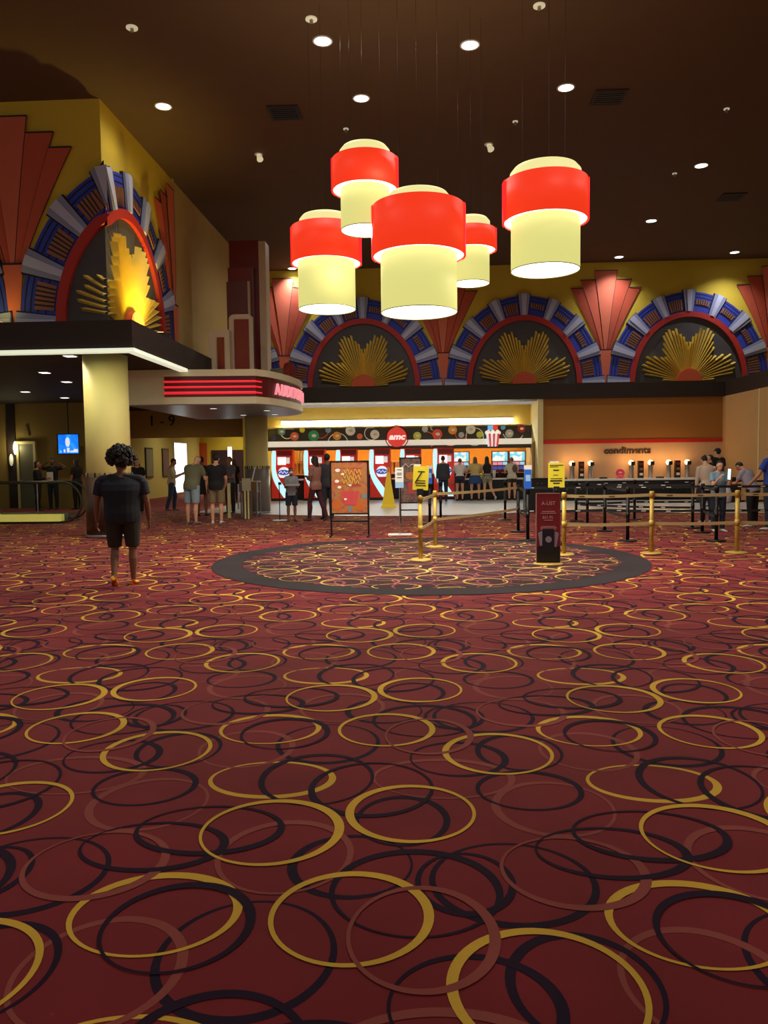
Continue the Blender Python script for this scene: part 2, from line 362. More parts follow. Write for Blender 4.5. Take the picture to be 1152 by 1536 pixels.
def arch(mp, c, root, smin=-99, smax=99, disc=True):
    el = lambda a, b, t: (c + a * math.cos(t), Z0 + b * math.sin(t))
    ok = lambda a, b: max(c + AO*math.cos(a), c + AR*math.cos(a), c + AO*math.cos(b)) > smin + .02 and min(c + AO*math.cos(b), c + AR*math.cos(b), c + AR*math.cos(a)) < smax - .02
    rg = MB(); N = 40
    def seg(mb, k, a0, b0, a1, b1, t0, t1, n0, n1, N=6):
        def fn(u):
            t = t0 + (t1 - t0) * u; A = el(a0, b0, t); B = el(a1, b1, t)
            return (min(max(A[0], smin), smax), A[1]), (min(max(B[0], smin), smax), B[1])
        plate(mp, mb, k, fn, n0, n1, N)
    bk = MB(); seg(bk, 0, .02, .02, AR, BR_, 0, PI, .0, .03, N); bk.build('arch_backing', M_slate, root)
    seg(rg, 0, AR - .2, BR_ - .2, AR, BR_, 0, PI, .0, .12, N); rg.build('arch_ring', M_ring, root)
    for i in range(8):
        t0 = PI * i / 8 + .05; t1 = PI * (i + 1) / 8 - .05
        if not ok(t0, t1): continue
        p = MB(); seg(p, 0, AR, BR_, AO, BO, t0 - .02, t1 + .02, .0, .05, 4)
        for q in (.3, .52, .72, .88):
            seg(p, 2, AR + (AO-AR)*q, BR_ + (BO-BR_)*q, AR + (AO-AR)*(q+.035), BR_ + (BO-BR_)*(q+.035), t0, t1, .05, .058, 3)
        r0, r1 = ((.08, .62) if i not in (1, 2, 3) else (.38, .62))
        u0, u1 = t0 + .05, t1 - .05
        seg(p, 1, AR + (AO-AR)*r0, BR_ + (BO-BR_)*r0, AR + (AO-AR)*r1, BR_ + (BO-BR_)*r1, u0, u1, .05, .075, 3)
        for q in range(1, 6):
            u = u0 + (u1-u0)*q/6; seg(p, 2, AR + (AO-AR)*r0, BR_ + (BO-BR_)*r0, AR + (AO-AR)*r1, BR_ + (BO-BR_)*r1, u-.006, u+.006, .075, .082, 1)
        p.build('arch_panel', [M_blue, M_umb, M_line], root)
    for i in range(9):
        t = PI * i / 8
        if not ok(t - .08, t + .08): continue
        v = MB(); h = .062
        lo = 0 if i else 0.0
        t0, t1 = max(0, t - h), min(PI, t + h)
        def wed(mb, k, f0, f1, n0, n1, ra=0.0, rb=1.09):
            def fn(u):
                tt = t + (f0 + (f1-f0)*u) * h; tt = min(max(tt, 0), PI)
                A = el(AR + (AO-AR)*ra, BR_ + (BO-BR_)*ra, t + (tt-t)*.95); B = el(AR + (AO-AR)*rb, BR_ + (BO-BR_)*rb, t + (tt-t)*1.2)
                return (min(max(A[0], smin), smax), max(A[1], Z0)), (min(max(B[0], smin), smax), max(B[1], Z0))
            plate(mp, mb, k, fn, n0, n1, 2)
        wed(v, 2, -1.15, 1.15, 0, .07, 0, 1.11); wed(v, 1, -1, 1, .07, .12); wed(v, 0, -.45, .45, .12, .15)
        v.build('keystone', [M_lav, M_lav2, M_line], root)
    for a, l in RAYS:
        t = math.radians(a); R0 = .42; ext = l * (AR - .27) * .97
        yl = (BR_ - .25) / (AR - .27)
        p0 = (c + R0*math.cos(t), Z0 + R0*math.sin(t)); p1 = (c + ext*math.cos(t), Z0 + ext*math.sin(t) * (1 + (yl - 1) * math.sin(t) * .6))
        def cut(u0, u1, lim, hi):
            s0, s1 = p0[0], p1[0]
            if abs(s1 - s0) < 1e-6: return (u0, u1) if ((s0 < lim) if hi else (s0 > lim)) else (1, 0)
            u = (lim - s0) / (s1 - s0)
            inc = s1 > s0
            if inc == hi: return u0, min(u1, u)
            return max(u0, u), u1
        u0, u1 = cut(0.0, 1.0, smax, True); u0, u1 = cut(u0, u1, smin, False)
        if u1 - u0 < .04: continue
        d = Vector((p1[0]-p0[0], p1[1]-p0[1])).normalized(); q = Vector((-d.y, d.x))
        lerp_ = lambda u: (p0[0] + (p1[0]-p0[0])*u, p0[1] + (p1[1]-p0[1])*u)
        w0, w1 = .014 + .030*u0, .014 + .030*u1; p0, p1 = lerp_(u0), lerp_(u1); full = u1 > .99
        A = [(p0[0]-q.x*w0, p0[1]-q.y*w0), (p0[0]+q.x*w0, p0[1]+q.y*w0), (p1[0]+q.x*w1, p1[1]+q.y*w1), (p1[0]-q.x*w1-(d.x*.06 if full else 0), p1[1]-q.y*w1-(d.y*.06 if full else 0))]
        A = [(min(max(x_, smin), smax), z_) for x_, z_ in A]
        if min(z for _, z in A) < Z0 - .05: A = [(x, max(z, Z0)) for x, z in A]
        r = MB()
        N_ = 5
        for k in range(N_):
            f = lambda P, Q, u: (P[0]+(Q[0]-P[0])*u, P[1]+(Q[1]-P[1])*u)
            a0, a1 = f(A[0], A[3], k/N_), f(A[0], A[3], (k+1)/N_); b0, b1 = f(A[1], A[2], k/N_), f(A[1], A[2], (k+1)/N_)
            m0 = ((a0[0]+b0[0])/2, (a0[1]+b0[1])/2); m1 = ((a1[0]+b1[0])/2, (a1[1]+b1[1])/2); n0, n1 = .05 + .10*(k/N_+.3), .05 + .10*((k+1)/N_+.3)
            r.add([mp(a0[0], .03, a0[1]), mp(m0[0], n0, m0[1]), mp(m1[0], n1, m1[1]), mp(a1[0], .03, a1[1])], [(0,1,2,3)])
            r.add([mp(m0[0], n0, m0[1]), mp(b0[0], .03, b0[1]), mp(b1[0], .03, b1[1]), mp(m1[0], n1, m1[1])], [(0,1,2,3)])
            if k == N_-1: r.add([mp(a1[0], .03, a1[1]), mp(m1[0], n1, m1[1]), mp(b1[0], .03, b1[1])], [(0,1,2)])
        r.build('sun_ray', M_ray, root)
    sd = MB(); seg(sd, 0, .01, .01, .46, .46, 0, PI, .03, .22, 16); sd.build('sun_disc', M_sun, root)
def fan(mp, c, root, smin=-99, smax=99):
    T = [(-1.34,-.86,8.05),(-.86,-.34,8.36),(-.34,.34,8.70),(.34,.86,8.36),(.86,1.34,8.05)]
    zw = 5.72; sc = .22/1.34
    for i, (a, b, zt) in enumerate(T):
        N = 8; p = MB()
        cl = lambda s: min(max(s, smin), smax)
        if c + b <= smin or c + a >= smax: continue
        for k in range(N):
            u0, u1 = k/N, (k+1)/N
            def pt(x, u, zt=zt):
                f = 1 - u; g = f*(zt-zw)/(8.05-zw); ff = sc + (1-sc)*g*(.86+.14*g); return cl(c + x*ff), zw + (zt-zw)*f
            (A, za), (B, zb), (C, zc), (D, zd) = pt(a, u0), pt(b, u0), pt(b, u1), pt(a, u1)
            nm = .055 if i % 2 else .02; n2 = .02 if i % 2 else .055
            if i == 2: nm = n2 = .05
            if i > 2: nm, n2 = (.055, .02) if i == 3 else (.045, .02)
            p.mi(0).add([mp(A, nm, za), mp(B, n2, zb), mp(C, n2, zc), mp(D, nm, zd)], [(0,1,2,3)])
            e = .018
            p.mi(1).add([mp(cl(B-e), n2+.004, zb), mp(B, n2+.004, zb), mp(C, n2+.004, zc), mp(cl(C-e), n2+.004, zc)], [(0,1,2,3)])
        (A, z), (B, _) = pt(a, 0), pt(b, 0)
        p.mi(1).add([mp(A, .06, z-.03), mp(B, .06, z-.03), mp(B, .06, z), mp(A, .06, z)], [(0,1,2,3)])
        p.build('fan_petal', [M_salmon if i != 2 else M_salmon2, M_line], root)
    if smin <= c <= smax:
        p = MB(); p.mi(0).add([mp(c-.22, .06, zw), mp(c+.22, .06, zw), mp(c+.1, .06, Z0), mp(c-.1, .06, Z0)], [(0,1,2,3)])
        p.mi(1).add([mp(c-.23, .064, zw-.03), mp(c+.23, .064, zw-.03), mp(c+.23, .064, zw+.01), mp(c-.23, .064, zw+.01)], [(0,1,2,3)])
        p.build('fan_stem', [M_salmon2, M_line], root)
SP = 6.2; C0 = 10.08
arch_lab = {0: 'sunburst arch mural on the far wall, rightmost, with nothing hanging before it', 1: 'middle sunburst arch mural on the far wall, above the snack bar',
            2: 'sunburst arch mural on the far wall, right beside the red tower sign', 3: 'partly hidden sunburst arch mural peeking out from behind the red tower sign'}
for i in range(4):
    r = thing('sunburst_mural', arch_lab[i], 'mural', (0, 0, 0), group='gilded sunburst arches above the dark ledge'); arch(map_back, C0 - SP*i, r, smin=BX + .02)
fan_lab = ['stepped terracotta fan mural folded into the far right corner of the hall', 'stepped terracotta fan mural between the two right sunburst arches, lit pale by a downlight',
           'stepped terracotta fan mural behind the big hanging lamp, left of the middle sunburst arch', 'stepped terracotta fan mural beside the red tower sign, glowing orange']
for i in range(4):
    r = thing('fan_mural', fan_lab[i], 'mural', (0, 0, 0), group='stepped terracotta fans between the arches'); fan(map_back, C0 + SP/2 - SP*i, r, smin=BX + .02)
r = thing('sunburst_mural', 'sunburst arch mural folded round the corner of the overhanging block at left', 'mural', group='gilded sunburst arches above the dark ledge'); arch(map_front, 1.17, r, smax=0); arch(map_side, 1.17, r, smin=0, smax=4.46)
r = thing('fan_mural', 'large red fan mural on the front of the left block, at the picture edge', 'mural', group='stepped terracotta fans between the arches'); fan(map_front, 1.17 - 3.1, r, smax=0)
r = thing('fan_mural', 'half red fan mural at the far end of the yellow side wall', 'mural', group='stepped terracotta fans between the arches'); fan(map_side, 1.17 + 3.15, r, smin=0, smax=4.46)
r = thing('sunburst_mural', 'sunburst arch mural at the left picture edge, only its tail showing', 'mural', group='gilded sunburst arches above the dark ledge'); arch(map_front, 1.17 - 6.2, r, smax=0)
# uplight on the left ledge
r = thing('uplight', 'small uplight on the left ledge under the glowing gilded sunburst', 'light', (BX + .72, BY + 1.25, LT))
MB().box(-.12, .12, -.2, .2, 0, .08).mi(1).box(-.1, .1, -.18, .18, .08, .09).build('housing', [M_black, mat('lit_amber_lens', (1,1,1), .5, emit=(1, .8, .2), es=3, var=0)], r)
lamp('uplight_bulb', 'SPOT', (0, 0, .14), 400, (1, .80, .14), .06, rot=(0, PI - math.radians(32), 0), spot=math.radians(125), blend=1.0, parent=r)
r2 = dup(r, loc=(BX - 2.1, BY - .55, LT), label='small uplight on the front ledge of the left block')
for ch in r2.children:
    if ch.type == 'LIGHT': ch.data = ch.data.copy(); ch.data.energy = 9; ch.rotation_euler = (math.radians(150), 0, 0)

# ------------------------------------------------------------------ columns
M_col = mat('butter_column_paint', S(214, 198, 124), .6, var=.04, scale=1.2); M_clad = mat('walnut_cladding', S(66, 38, 26), .45, var=.15, scale=20)
M_clad2 = mat('grey_cladding', S(120, 110, 100), .4, var=.1, scale=20)
def column(x, y, rad, top, ch, label, clad):
    r = thing('column', label, 'column', (x, y, 0)); MB().lathe([(rad, 0), (rad, top)], seg=48).build('shaft', M_col, r, smooth=True)
    c = MB(); R = rad + .04
    c.lathe([(R, 0.0), (R, ch)], seg=48); c.mi(1).lathe([(R + .015, 0), (R + .015, .07)], seg=48); c.build('cladding', [clad, M_steel], r, smooth=True)
    for i in range(28):
        a = 2*PI*i/28; MB().box(-.014, .014, -.008, .008, ch, ch + .09).build('cladding_clip', M_steel if i % 2 else M_blackm, r, loc=None).matrix_local = Matrix.Translation(((R-.01)*math.cos(a), (R-.01)*math.sin(a), 0)) @ Matrix.Rotation(a + PI/2, 4, 'Z')
column(-6.68, 16.02, .45, LB, 1.27, 'thick round yellow column at left with a dark brown wrapped base', M_clad)
column(-5.07, 23.2, .34, 2.96, 1.36, 'round yellow column under the marquee, beside the snack bar', M_clad2)

# ------------------------------------------------------------------ marquee canopy with the red sign
r = thing('marquee_canopy', 'rounded cream marquee canopy with red glowing stripes and sign letters', 'canopy', (0, 0, 0))
front = [(-7.15,18.4),(-6.25,18.4),(-4.05,18.6),(-3.80,19.0),(-3.62,19.6),(-3.48,20.3),(-3.40,21.0),(-3.40,21.6),(-3.48,22.2),(-3.75,22.9),(-4.2,23.5),(-5.2,24.1),(-6.4,24.4)]
out = front + [(-7.15, 24.4)]
def inset(p, d):
    n = len(p); o = []
    for i, q in enumerate(p):
        a = Vector(p[max(i-1, 0)]); b = Vector(p[min(i+1, n-1)]); t = (b - a).normalized(); o.append((q[0] - t.y * d, q[1] + t.x * d))
    return o
M_fcream = mat('marquee_cream_enamel', S(214, 204, 168), .35, var=.04); M_und = mat('marquee_soffit_grey', S(112, 118, 134), .35, var=.06)
MB().slab(out, 2.97, 3.14).mi(1).slab(inset(out, .02), 2.95, 2.97).mi(0).slab(inset(out, .07), 3.14, 3.64).slab(out, 3.64, 3.80).build('canopy_body', [M_fcream, M_und], r)
M_panel = mat('maroon_sign_panel', S(96, 22, 26), .35, var=.05)
path = front[1:10]; ip = [Vector((*p, 0)) for p in inset(front, .045)[1:10]]
sp_ = MB()
for i in range(len(ip) - 1):
    a, b = ip[i], ip[i+1]; sp_.add([(a.x,a.y,3.15),(b.x,b.y,3.15),(b.x,b.y,3.63),(a.x,a.y,3.63)], [(0,1,2,3)])
sp_.build('sign_panel', M_panel, r)
M_neon = mat('lit_red_neon', S(200, 20, 30), .4, emit=(1.0, .03, .05), es=.6, var=0)
for z in (3.24, 3.38, 3.51):
    MB().cyl((ip[0].x, ip[0].y - .03, z), (ip[1].x, ip[1].y - .03, z), .026 if z > 3.3 else .034).cyl((ip[1].x, ip[1].y - .03, z), (ip[1].x + .1, ip[1].y + .17, z), .02).build('neon_stripe', M_neon, r)
M_letter = mat('lit_pink_letter', S(230, 120, 130), .4, emit=(.95, .32, .36), es=.75, var=0)
cum = [0]
for i in range(1, len(ip) - 1): cum.append(cum[-1] + (ip[i+1] - ip[i]).length)
def along(s):
    for i in range(len(cum) - 1):
        if s <= cum[i+1]: u = (s - cum[i]) / (cum[i+1] - cum[i]); a, b = ip[i+1], ip[i+2]; return a.lerp(b, u), (b - a).normalized()
    a, b = ip[-2], ip[-1]; return b, (b - a).normalized()
sdist = 0.72
for ch, wd in zip('AUDITORIUMS', (.36,.34,.34,.17,.32,.36,.34,.17,.34,.4,.32)):
    P, t = along(sdist + wd/2); nrm = Vector((t.y, -t.x, 0)); ang = math.atan2(t.y, t.x)
    text('sign_letter', ch, .40, M_letter, r, P + nrm*.03 + Vector((0, 0, 3.37)), (PI/2, 0, ang), .025, bold=.008)
    sdist += wd
for x, y in ((-5.37, 19.56), (-5.26, 22.36), (-4.2, 20.6), (-4.3, 22.2)):
    MB().lathe([(.11, 2.935), (.11, 2.952)], x, y).mi(1).lathe([(.085, 2.93), (.085, 2.936)], x, y).build('canopy_downlight', [M_steel, mat('dim_lens', (1,1,1), .5, emit=(1, .92, .8), es=.8, var=0)], r)
# red tower sign standing on the canopy
r = thing('tower_sign', 'tall dark red stepped tower sign with cream edges standing on the marquee', 'sign', (0, 0, 3.80))
M_tred = mat('oxblood_enamel', S(112, 24, 24), .35, var=.06); M_mauve = mat('mauve_enamel', S(110, 62, 66), .3, var=.06); M_tcr = mat('tower_cream_trim', S(196, 176, 150), .45, var=.05)
MB().box(-5.60, -4.72, 22.5, 22.9, 0, 4.18).build('tower_fin', M_tred, r)
MB().box(-4.72, -4.52, 22.42, 22.95, 0, 4.12).build('edge_trim', M_tcr, r)
MB().box(-5.62, -4.92, 22.38, 22.5, .0, 3.38).mi(1).box(-4.92, -4.86, 22.34, 22.5, .4, 3.38).build('middle_step', [mat('brick_red_enamel', S(124, 36, 36), .35), M_mauve], r)
MB().box(-5.64, -5.02, 22.26, 22.38, .0, 2.95).mi(1).box(-5.02, -4.96, 22.22, 22.38, .3, 2.95).build('lower_step', [M_mauve, M_tcr], r)
def rounded(x0, x1, z1, rad=.14): return [(x0, 0), (x1, 0), (x1, z1)] + [(x0 + rad - rad*math.sin(i*PI/12), z1 - rad + rad*math.cos(i*PI/12)) for i in range(7)]
MB().prism(rounded(-5.28, -4.72, 1.78), 21.0, 21.5).mi(1).prism([(-5.13,0),(-4.73,0),(-4.73,1.64),(-5.13,1.64)], 20.96, 21.0).build('tall_wing', [M_tcr, M_tred], r)
MB().prism(rounded(-5.78, -5.2, 1.32), 20.7, 21.2).mi(1).prism([(-5.53,0),(-5.34,0),(-5.34,1.12),(-5.53,1.12)], 20.66, 20.7).build('short_wing', [M_tcr, M_tred], r)
r = thing('projecting_sign', 'small grey drum with dark red disc end behind the marquee tip', 'sign', (-3.72, 21.3, 3.82))
MB().cyl((-.5, .3, .2), (0, 0, .2), .15, seg=20).build('drum', M_steel, r)
MB().cyl((-.02, -.02, .22), (.10, -.06, .22), .26, seg=28).cyl((0.10, -.06, .22), (.12, -.07, .22), .10).build('end_disc', M_tred, r)
MB().box(-.3, -.1, 0, .2, 0, .1).build('bracket', M_blackm, r)

# ------------------------------------------------------------------ hanging drum lamps
M_lred = mat('lit_red_acrylic', S(150, 24, 12), .55, emit=(1.0, .045, .012), es=.85, var=0); M_lred2 = mat('lit_red_acrylic_overlap', S(230, 20, 30), .35, emit=(1.0, .012, .02), es=.95, var=0)
M_lcr = mat('lit_cream_acrylic', S(130, 124, 70), .6, emit=(.80, .77, .25), es=.88, var=0); M_lcap = mat('lit_cream_cap', S(130, 124, 70), .6, emit=(.86, .80, .34), es=.95, var=0)
M_ldif = mat('lit_diffuser', (1, 1, 1), .5, emit=(1.0, .98, .74), es=3.2, var=0)
def pendant(px, Y, R, rl, rc, zb, zr0, zr1, zc, label):
    x = gy(px, 380, Y).x
    r = thing('pendant_lamp', label, 'lamp', (x, Y, zb), group='cluster of red and cream drum lamps'); h = lambda z: z - zb
    MB().lathe([(rc, h(zr1) - .3), (rc, h(zc) - .06), (rc - .05, h(zc))], seg=56).build('top_drum', M_lcap, r, smooth=True)
    MB().lathe([(R - .012, h(zr0)), (R, h(zr0)), (R, h(zr1)), (R - .012, h(zr1)), (R - .012, h(zr0))], seg=64, cap=False).build('red_shade', M_lred, r, smooth=True)
    for a0 in (-.28, PI - .34):
        g = MB(); g.loft([[((R + dr)*math.cos(a), (R + dr)*math.sin(a), z) for dr, z in ((.008, h(zr0)), (.016, h(zr0)), (.016, h(zr1)), (.008, h(zr1)))] for a in [a0 + .62*i/8 for i in range(9)]]); g.build('shade_overlap', M_lred2, r)
    MB().lathe([(rl, h(zr0) + .02), (R - .014, h(zr0) + .02), (R - .014, h(zr0) + .045), (rl, h(zr0) + .045), (rl, h(zr0) + .02)], seg=56, cap=False).build('ring_diffuser', M_ldif, r)
    MB().lathe([(rl - .004, 0), (rl, 0), (rl, h(zr0) + .1), (rl - .004, h(zr0) + .1)], seg=64, cap=False).build('lower_drum', M_lcr, r, smooth=True)
    MB().lathe([(rl - .008, 0.006), (rl - .008, .014)], seg=56).build('bottom_diffuser', M_ldif, r)
    rim = MB(); rim.tube([(rl*math.cos(2*PI*i/56), rl*math.sin(2*PI*i/56), 0) for i in range(56)], .006, 6, True); rim.build('rim', mat('olive_rim', S(120, 110, 50), .5), r)
    for k in range(3):
        a = 2*PI*k/3 + .5; MB().cyl((rc*.7*math.cos(a), rc*.7*math.sin(a), h(zc) - .02), (rc*.7*math.cos(a), rc*.7*math.sin(a), h(CH)), .0022, seg=6).build('suspension_wire', M_blackm, r)
    lamp('pendant_glow', 'AREA', (0, 0, -.02), PEND_W * (R/.6)**2, (1, .92, .74), rl * 1.6, parent=r).data.shape = 'DISK'
    lamp('pendant_up', 'AREA', (0, 0, h(zc) + .02), 16 * (R/.6)**2, (1, .84, .5), rc * 1.6, rot=(PI, 0, 0), parent=r).data.shape = 'DISK'
pendant(628, 11.0, .645, .535, .455, 3.60, 4.37, 5.05, 5.22, 'biggest red and cream drum lamp, hanging lowest in the middle of the cluster')
pendant(549, 12.0, .50, .375, .385, 5.05, 5.64, 6.10, 6.28, 'highest hanging red and cream drum lamp, top left of the biggest one')
pendant(489.5, 13.3, .59, .488, .45, 4.13, 4.89, 5.49, 5.68, 'leftmost hanging red and cream drum lamp')
pendant(818, 11.0, .577, .472, .485, 4.14, 4.80, 5.34, 5.52, 'rightmost hanging red and cream drum lamp, apart from the cluster')
pendant(706, 13.5, .43, .32, .33, 4.55, 5.10, 5.45, 5.64, 'smallest hanging red and cream drum lamp, half behind the biggest one')

# ------------------------------------------------------------------ ceiling lights, detectors, vents
def dl(x, y, z, lab, rad=.15, power=DOWN_W, m=M_lampw, color=(.93, .95, 1.0), spot=165, nm='ceiling_downlight', grp='round white downlights in the high ceiling'):
    r = thing(nm, lab, 'ceiling light', (x, y, z), group=grp)
    MB().lathe([(rad, -.015), (rad + .03, -.015), (rad + .03, 0.0), (rad, 0.0), (rad, -.015)], seg=28, cap=False).build('trim_ring', M_white, r)
    MB().lathe([(rad, -.008), (rad, -.002)], seg=28).build('lens', m, r)
    if power: lamp('bulb', 'SPOT', (0, 0, -.03), power, color, .08, spot=math.radians(spot), blend=1.0, parent=r)
    return r
G = (1.0, .95, .86)
for px, py, lab in [(245,159,'bright white ceiling downlight nearest the yellow block at left'),(542,147,'bright white ceiling downlight straight above the highest hanging lamp'),
                    (849,131,'bright white ceiling downlight above the rightmost hanging lamp'),(484,61,'cream ceiling downlight near the top edge, left of the centre'),(705,67,'cream ceiling downlight near the top edge, right of the centre'),
                    (1052,248,'white ceiling downlight at far right, nearest of the right row'),(977,331,'white ceiling downlight at right, second of the receding row')]:
    p = gz(px, py, CH); dl(p.x, p.y, CH, lab, color=G, power=DOWN_W * (.45 if px < 300 else 1))
for px, py, lab in [(926,388,'small white downlight by the far wall above the pale lit fan'),(1098,381,'small white downlight by the far wall in the right corner'),(440,405,'downlight by the far wall beside the leftmost hanging lamp')]:
    p = gz(px, py, CH); dl(p.x, p.y - .25, CH, lab, power=WASH_W, spot=120)
for x, y, lab in [(-4.5, 9.0, 'added ceiling downlight out of sight above the walking person'), (3.2, 8.0, 'added ceiling downlight out of sight above the carpet at right'), (6.5, 12.5, 'added ceiling downlight out of sight at upper right'), (6.0, 5.0, 'added ceiling downlight out of sight at near right'), (0.0, 25.5, 'added unseen ceiling downlight behind the biggest hanging lamp'), (-3.0, 25.5, 'added unseen ceiling downlight behind the leftmost hanging lamp'), (-7, 4.5, 'added ceiling downlight out of sight at near left')]:
    dl(x, y, CH, lab, color=G)  # none of these is seen; added to brighten the hall and the customers
for px, py, lab in [(388,231,'small cream ceiling spotlight nearest the dark side wall'),(733,216,'small cream ceiling spotlight behind and above the biggest lamp')]:
    p = gz(px, py, CH); r = thing('ceiling_spotlight', lab, 'ceiling light', (p.x, p.y, CH), group='small cream ceiling spotlights')
    MB().lathe([(.10, -.02), (.10, 0)], seg=20).build('mount', M_white, r); MB().cyl((0, 0, -.02), (.05, -.08, -.16), .05, .08, 16).build('spot_head', mat('cream_spot_head', S(220, 206, 150), .5, emit=(.9, .8, .5), es=.5), r)
for px, py, lab in [(467,28,'small round ceiling sprinkler at the top, left of the centre'),(809,8,'small round ceiling sprinkler at the top edge, right of the centre'),(198,41,'small round ceiling sprinkler at the upper left'),
                    (519,193,'tiny ceiling sprinkler just above the highest lamp'),(773,182,'tiny ceiling sprinkler between the two right downlights'),(1090,163,'tiny ceiling sprinkler near the right edge'),(1012,260,'tiny ceiling sprinkler beside the far right downlight')]:
    p = gz(px, py, CH); r = thing('ceiling_sprinkler', lab, 'sprinkler', (p.x, p.y, CH), group='small ceiling sprinklers')
    q = .10 if py < 60 else .06
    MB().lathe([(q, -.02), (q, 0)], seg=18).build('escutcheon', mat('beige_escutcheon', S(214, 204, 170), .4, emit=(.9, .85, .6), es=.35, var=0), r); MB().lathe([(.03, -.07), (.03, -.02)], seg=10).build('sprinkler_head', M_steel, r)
for px, py, lab in [(427,168,'dark square ceiling vent left of the highest lamp'),(913,145,'dark ceiling vent at upper right'),(1097,295,'dark ceiling vent near the right edge')]:
    p = gz(px, py, CH); r = thing('ceiling_vent', lab, 'vent', (p.x, p.y, CH), group='dark ceiling vents')
    f = MB().box(-.33, .33, -.33, -.27, -.03, 0).box(-.33, .33, .27, .33, -.03, 0).box(-.33, -.27, -.27, .27, -.03, 0).box(.27, .33, -.27, .27, -.03, 0); f.build('frame', M_dark, r)
    for k in range(6): MB().box(-.27, .27, -.24 + k*.09, -.19 + k*.09, -.025, -.005).build('slat', M_black, r)
M_sq = mat('lit_square_lens', (1,1,1), .5, emit=(1, .93, .78), es=2.5, var=0)
for px, py, lab in [(67,558,'small square downlight in the left soffit, upper left of its group'),(105,533,'square downlight in the left soffit nearest the ledge'),(100,572,'square downlight in the left soffit, middle of the group'),
                    (38,587,'small square downlight in the left soffit, farthest left'),(97,596,'small square downlight in the left soffit, farthest back')]:
    p = gz(px, py, LB); r = thing('soffit_downlight', lab, 'ceiling light', (p.x, p.y, LB), group='square downlights in the left soffit')
    MB().box(-.12, .12, -.12, .12, -.02, 0).build('housing', M_white, r); MB().box(-.1, .1, -.1, .1, -.026, -.021).build('lens', M_sq, r)
    lamp('bulb', 'SPOT', (0, 0, -.05), 60, (1, .85, .55), .06, spot=math.radians(150), blend=.9, parent=r)

# ------------------------------------------------------------------ snack bar: light strip, menu board, machines, counters
r = thing('cove_light', 'long bright fluorescent strip over the snack bar menu board', 'light', (0, 31.8, 3.17))
xa, xb = gy(422, 632, 31.8).x, gy(770, 628, 31.8).x; nseg = 6
for i in range(nseg):
    a = xa + (xb - xa)*i/nseg; b = xa + (xb - xa)*(i+1)/nseg - .03
    MB().box(a, b, -.06, 0, -.05, .09).build('tube_section', M_tube, r)
MB().box(xa, xb, 0, .1, -.06, .10).build('light_channel', M_white, r)
lamp('strip_light', 'AREA', ((xa+xb)/2, -.075, .02), 260, (1, .95, .78), xb - xa, sy=.1, rot=(math.radians(70), 0, 0), parent=r)
lamp('strip_light', 'AREA', ((xa+xb)/2, -.075, -.055), 340, (1, .96, .86), xb - xa, sy=.03, parent=r)
def bp(px, py, Y=31.6): p = gy(px, py, Y); return p.x, p.z
BRD = 31.6
r = thing('menu_board', 'long dark snack bar header board with coloured bubbles and a red round logo', 'sign', (0, BRD, 0))
bx0, bx1 = -6.54, 4.36
M_chal = mat('charcoal_board', S(70, 68, 62), .4, var=.06)
MB().box(bx0, bx1, 0, .28, 2.42, 2.94).build('board_panel', M_chal, r)
MB().box(bx0, bx1, -.06, .28, 2.19, 2.42).build('white_band', mat('cream_band', S(232, 224, 196), .35, emit=(1, .96, .8), es=.5, var=.02), r)  # glow put into the band so it reads brighter white
MB().box(bx0, bx1, 0, .28, 2.04, 2.19).build('lower_panel', M_chal, r)
MB().box(bx0, bx1, -.03, .3, 2.94, 3.0).build('board_cap', M_cream, r)
cols = dict(teal=(120,160,140), salmon=(228,110,70), yel=(226,214,60), green=(60,150,100), bgrey=(130,150,165), orange=(232,150,50), cream=(230,222,190), red=(226,80,60), lime=(200,204,70), grey=(190,188,176), sky=(110,180,220), maroon=(150,34,40), navy=(40,60,110))
BM = {k: mat('bubble_' + k, S(*v), .35, emit=S(*v), es=.18, var=.15, scale=14) for k, v in cols.items()}
for px, py, rad, c in [(411,657,3,'navy'),(422.7,647.5,5.5,'teal'),(442,654.6,6.3,'salmon'),(453.5,645,4,'yel'),(470.6,653.5,8,'green'),(492.5,645,4.4,'bgrey'),(505.6,653.8,6.2,'orange'),(525.8,646,7.3,'cream'),(539.8,654.6,4.3,'salmon'),(562.3,651.7,6.8,'cream'),
                       (626,653.8,6,'lime'),(637.5,643.5,4.5,'grey'),(656,651.2,7.4,'red'),(679,645,6.5,'orange'),(692,652.5,4.3,'grey'),(706,644,7,'cream'),(719.5,652,4.8,'lime'),(764,650.3,6,'grey'),(782,643,6,'maroon'),(754.7,641,3.5,'sky')]:
    x, z = bp(px, py); R = rad * .0274; b = MB(); b.prism(disc_pts(x, z, R), -.05, 0); b.build('bubble', BM[c], r)
    if rad > 5: g = MB(); g.prism(disc_pts(x + R*.1, z, R*.45, 16, R*.3), -.056, -.05); g.build('bubble_emblem', BM['cream' if c != 'cream' else 'grey'], r)
for px, py, rad, a0, a1, c in [(431,648,10,20,300,'cream'),(481,645,12,180,350,'red'),(507,665,15,0,180,'cream'),(557,650,10,60,330,'cream'),(640,660,12,-60,110,'salmon'),(692,650,9,180,340,'red'),(676,650,18,195,300,'cream'),(712,655,13,0,360,'cream'),(770,645,16,200,330,'cream'),(652,640,6,120,240,'cream')]:
    x, z = bp(px, py); R = rad*.0274
    pts = [(x + R*math.cos(math.radians(a0 + (a1-a0)*i/24)), -.03, max(2.0, min(2.94, z + R*math.sin(math.radians(a0 + (a1-a0)*i/24))))) for i in range(25)]
    MB().tube(pts, .018, 6).build('swirl', BM[c], r)
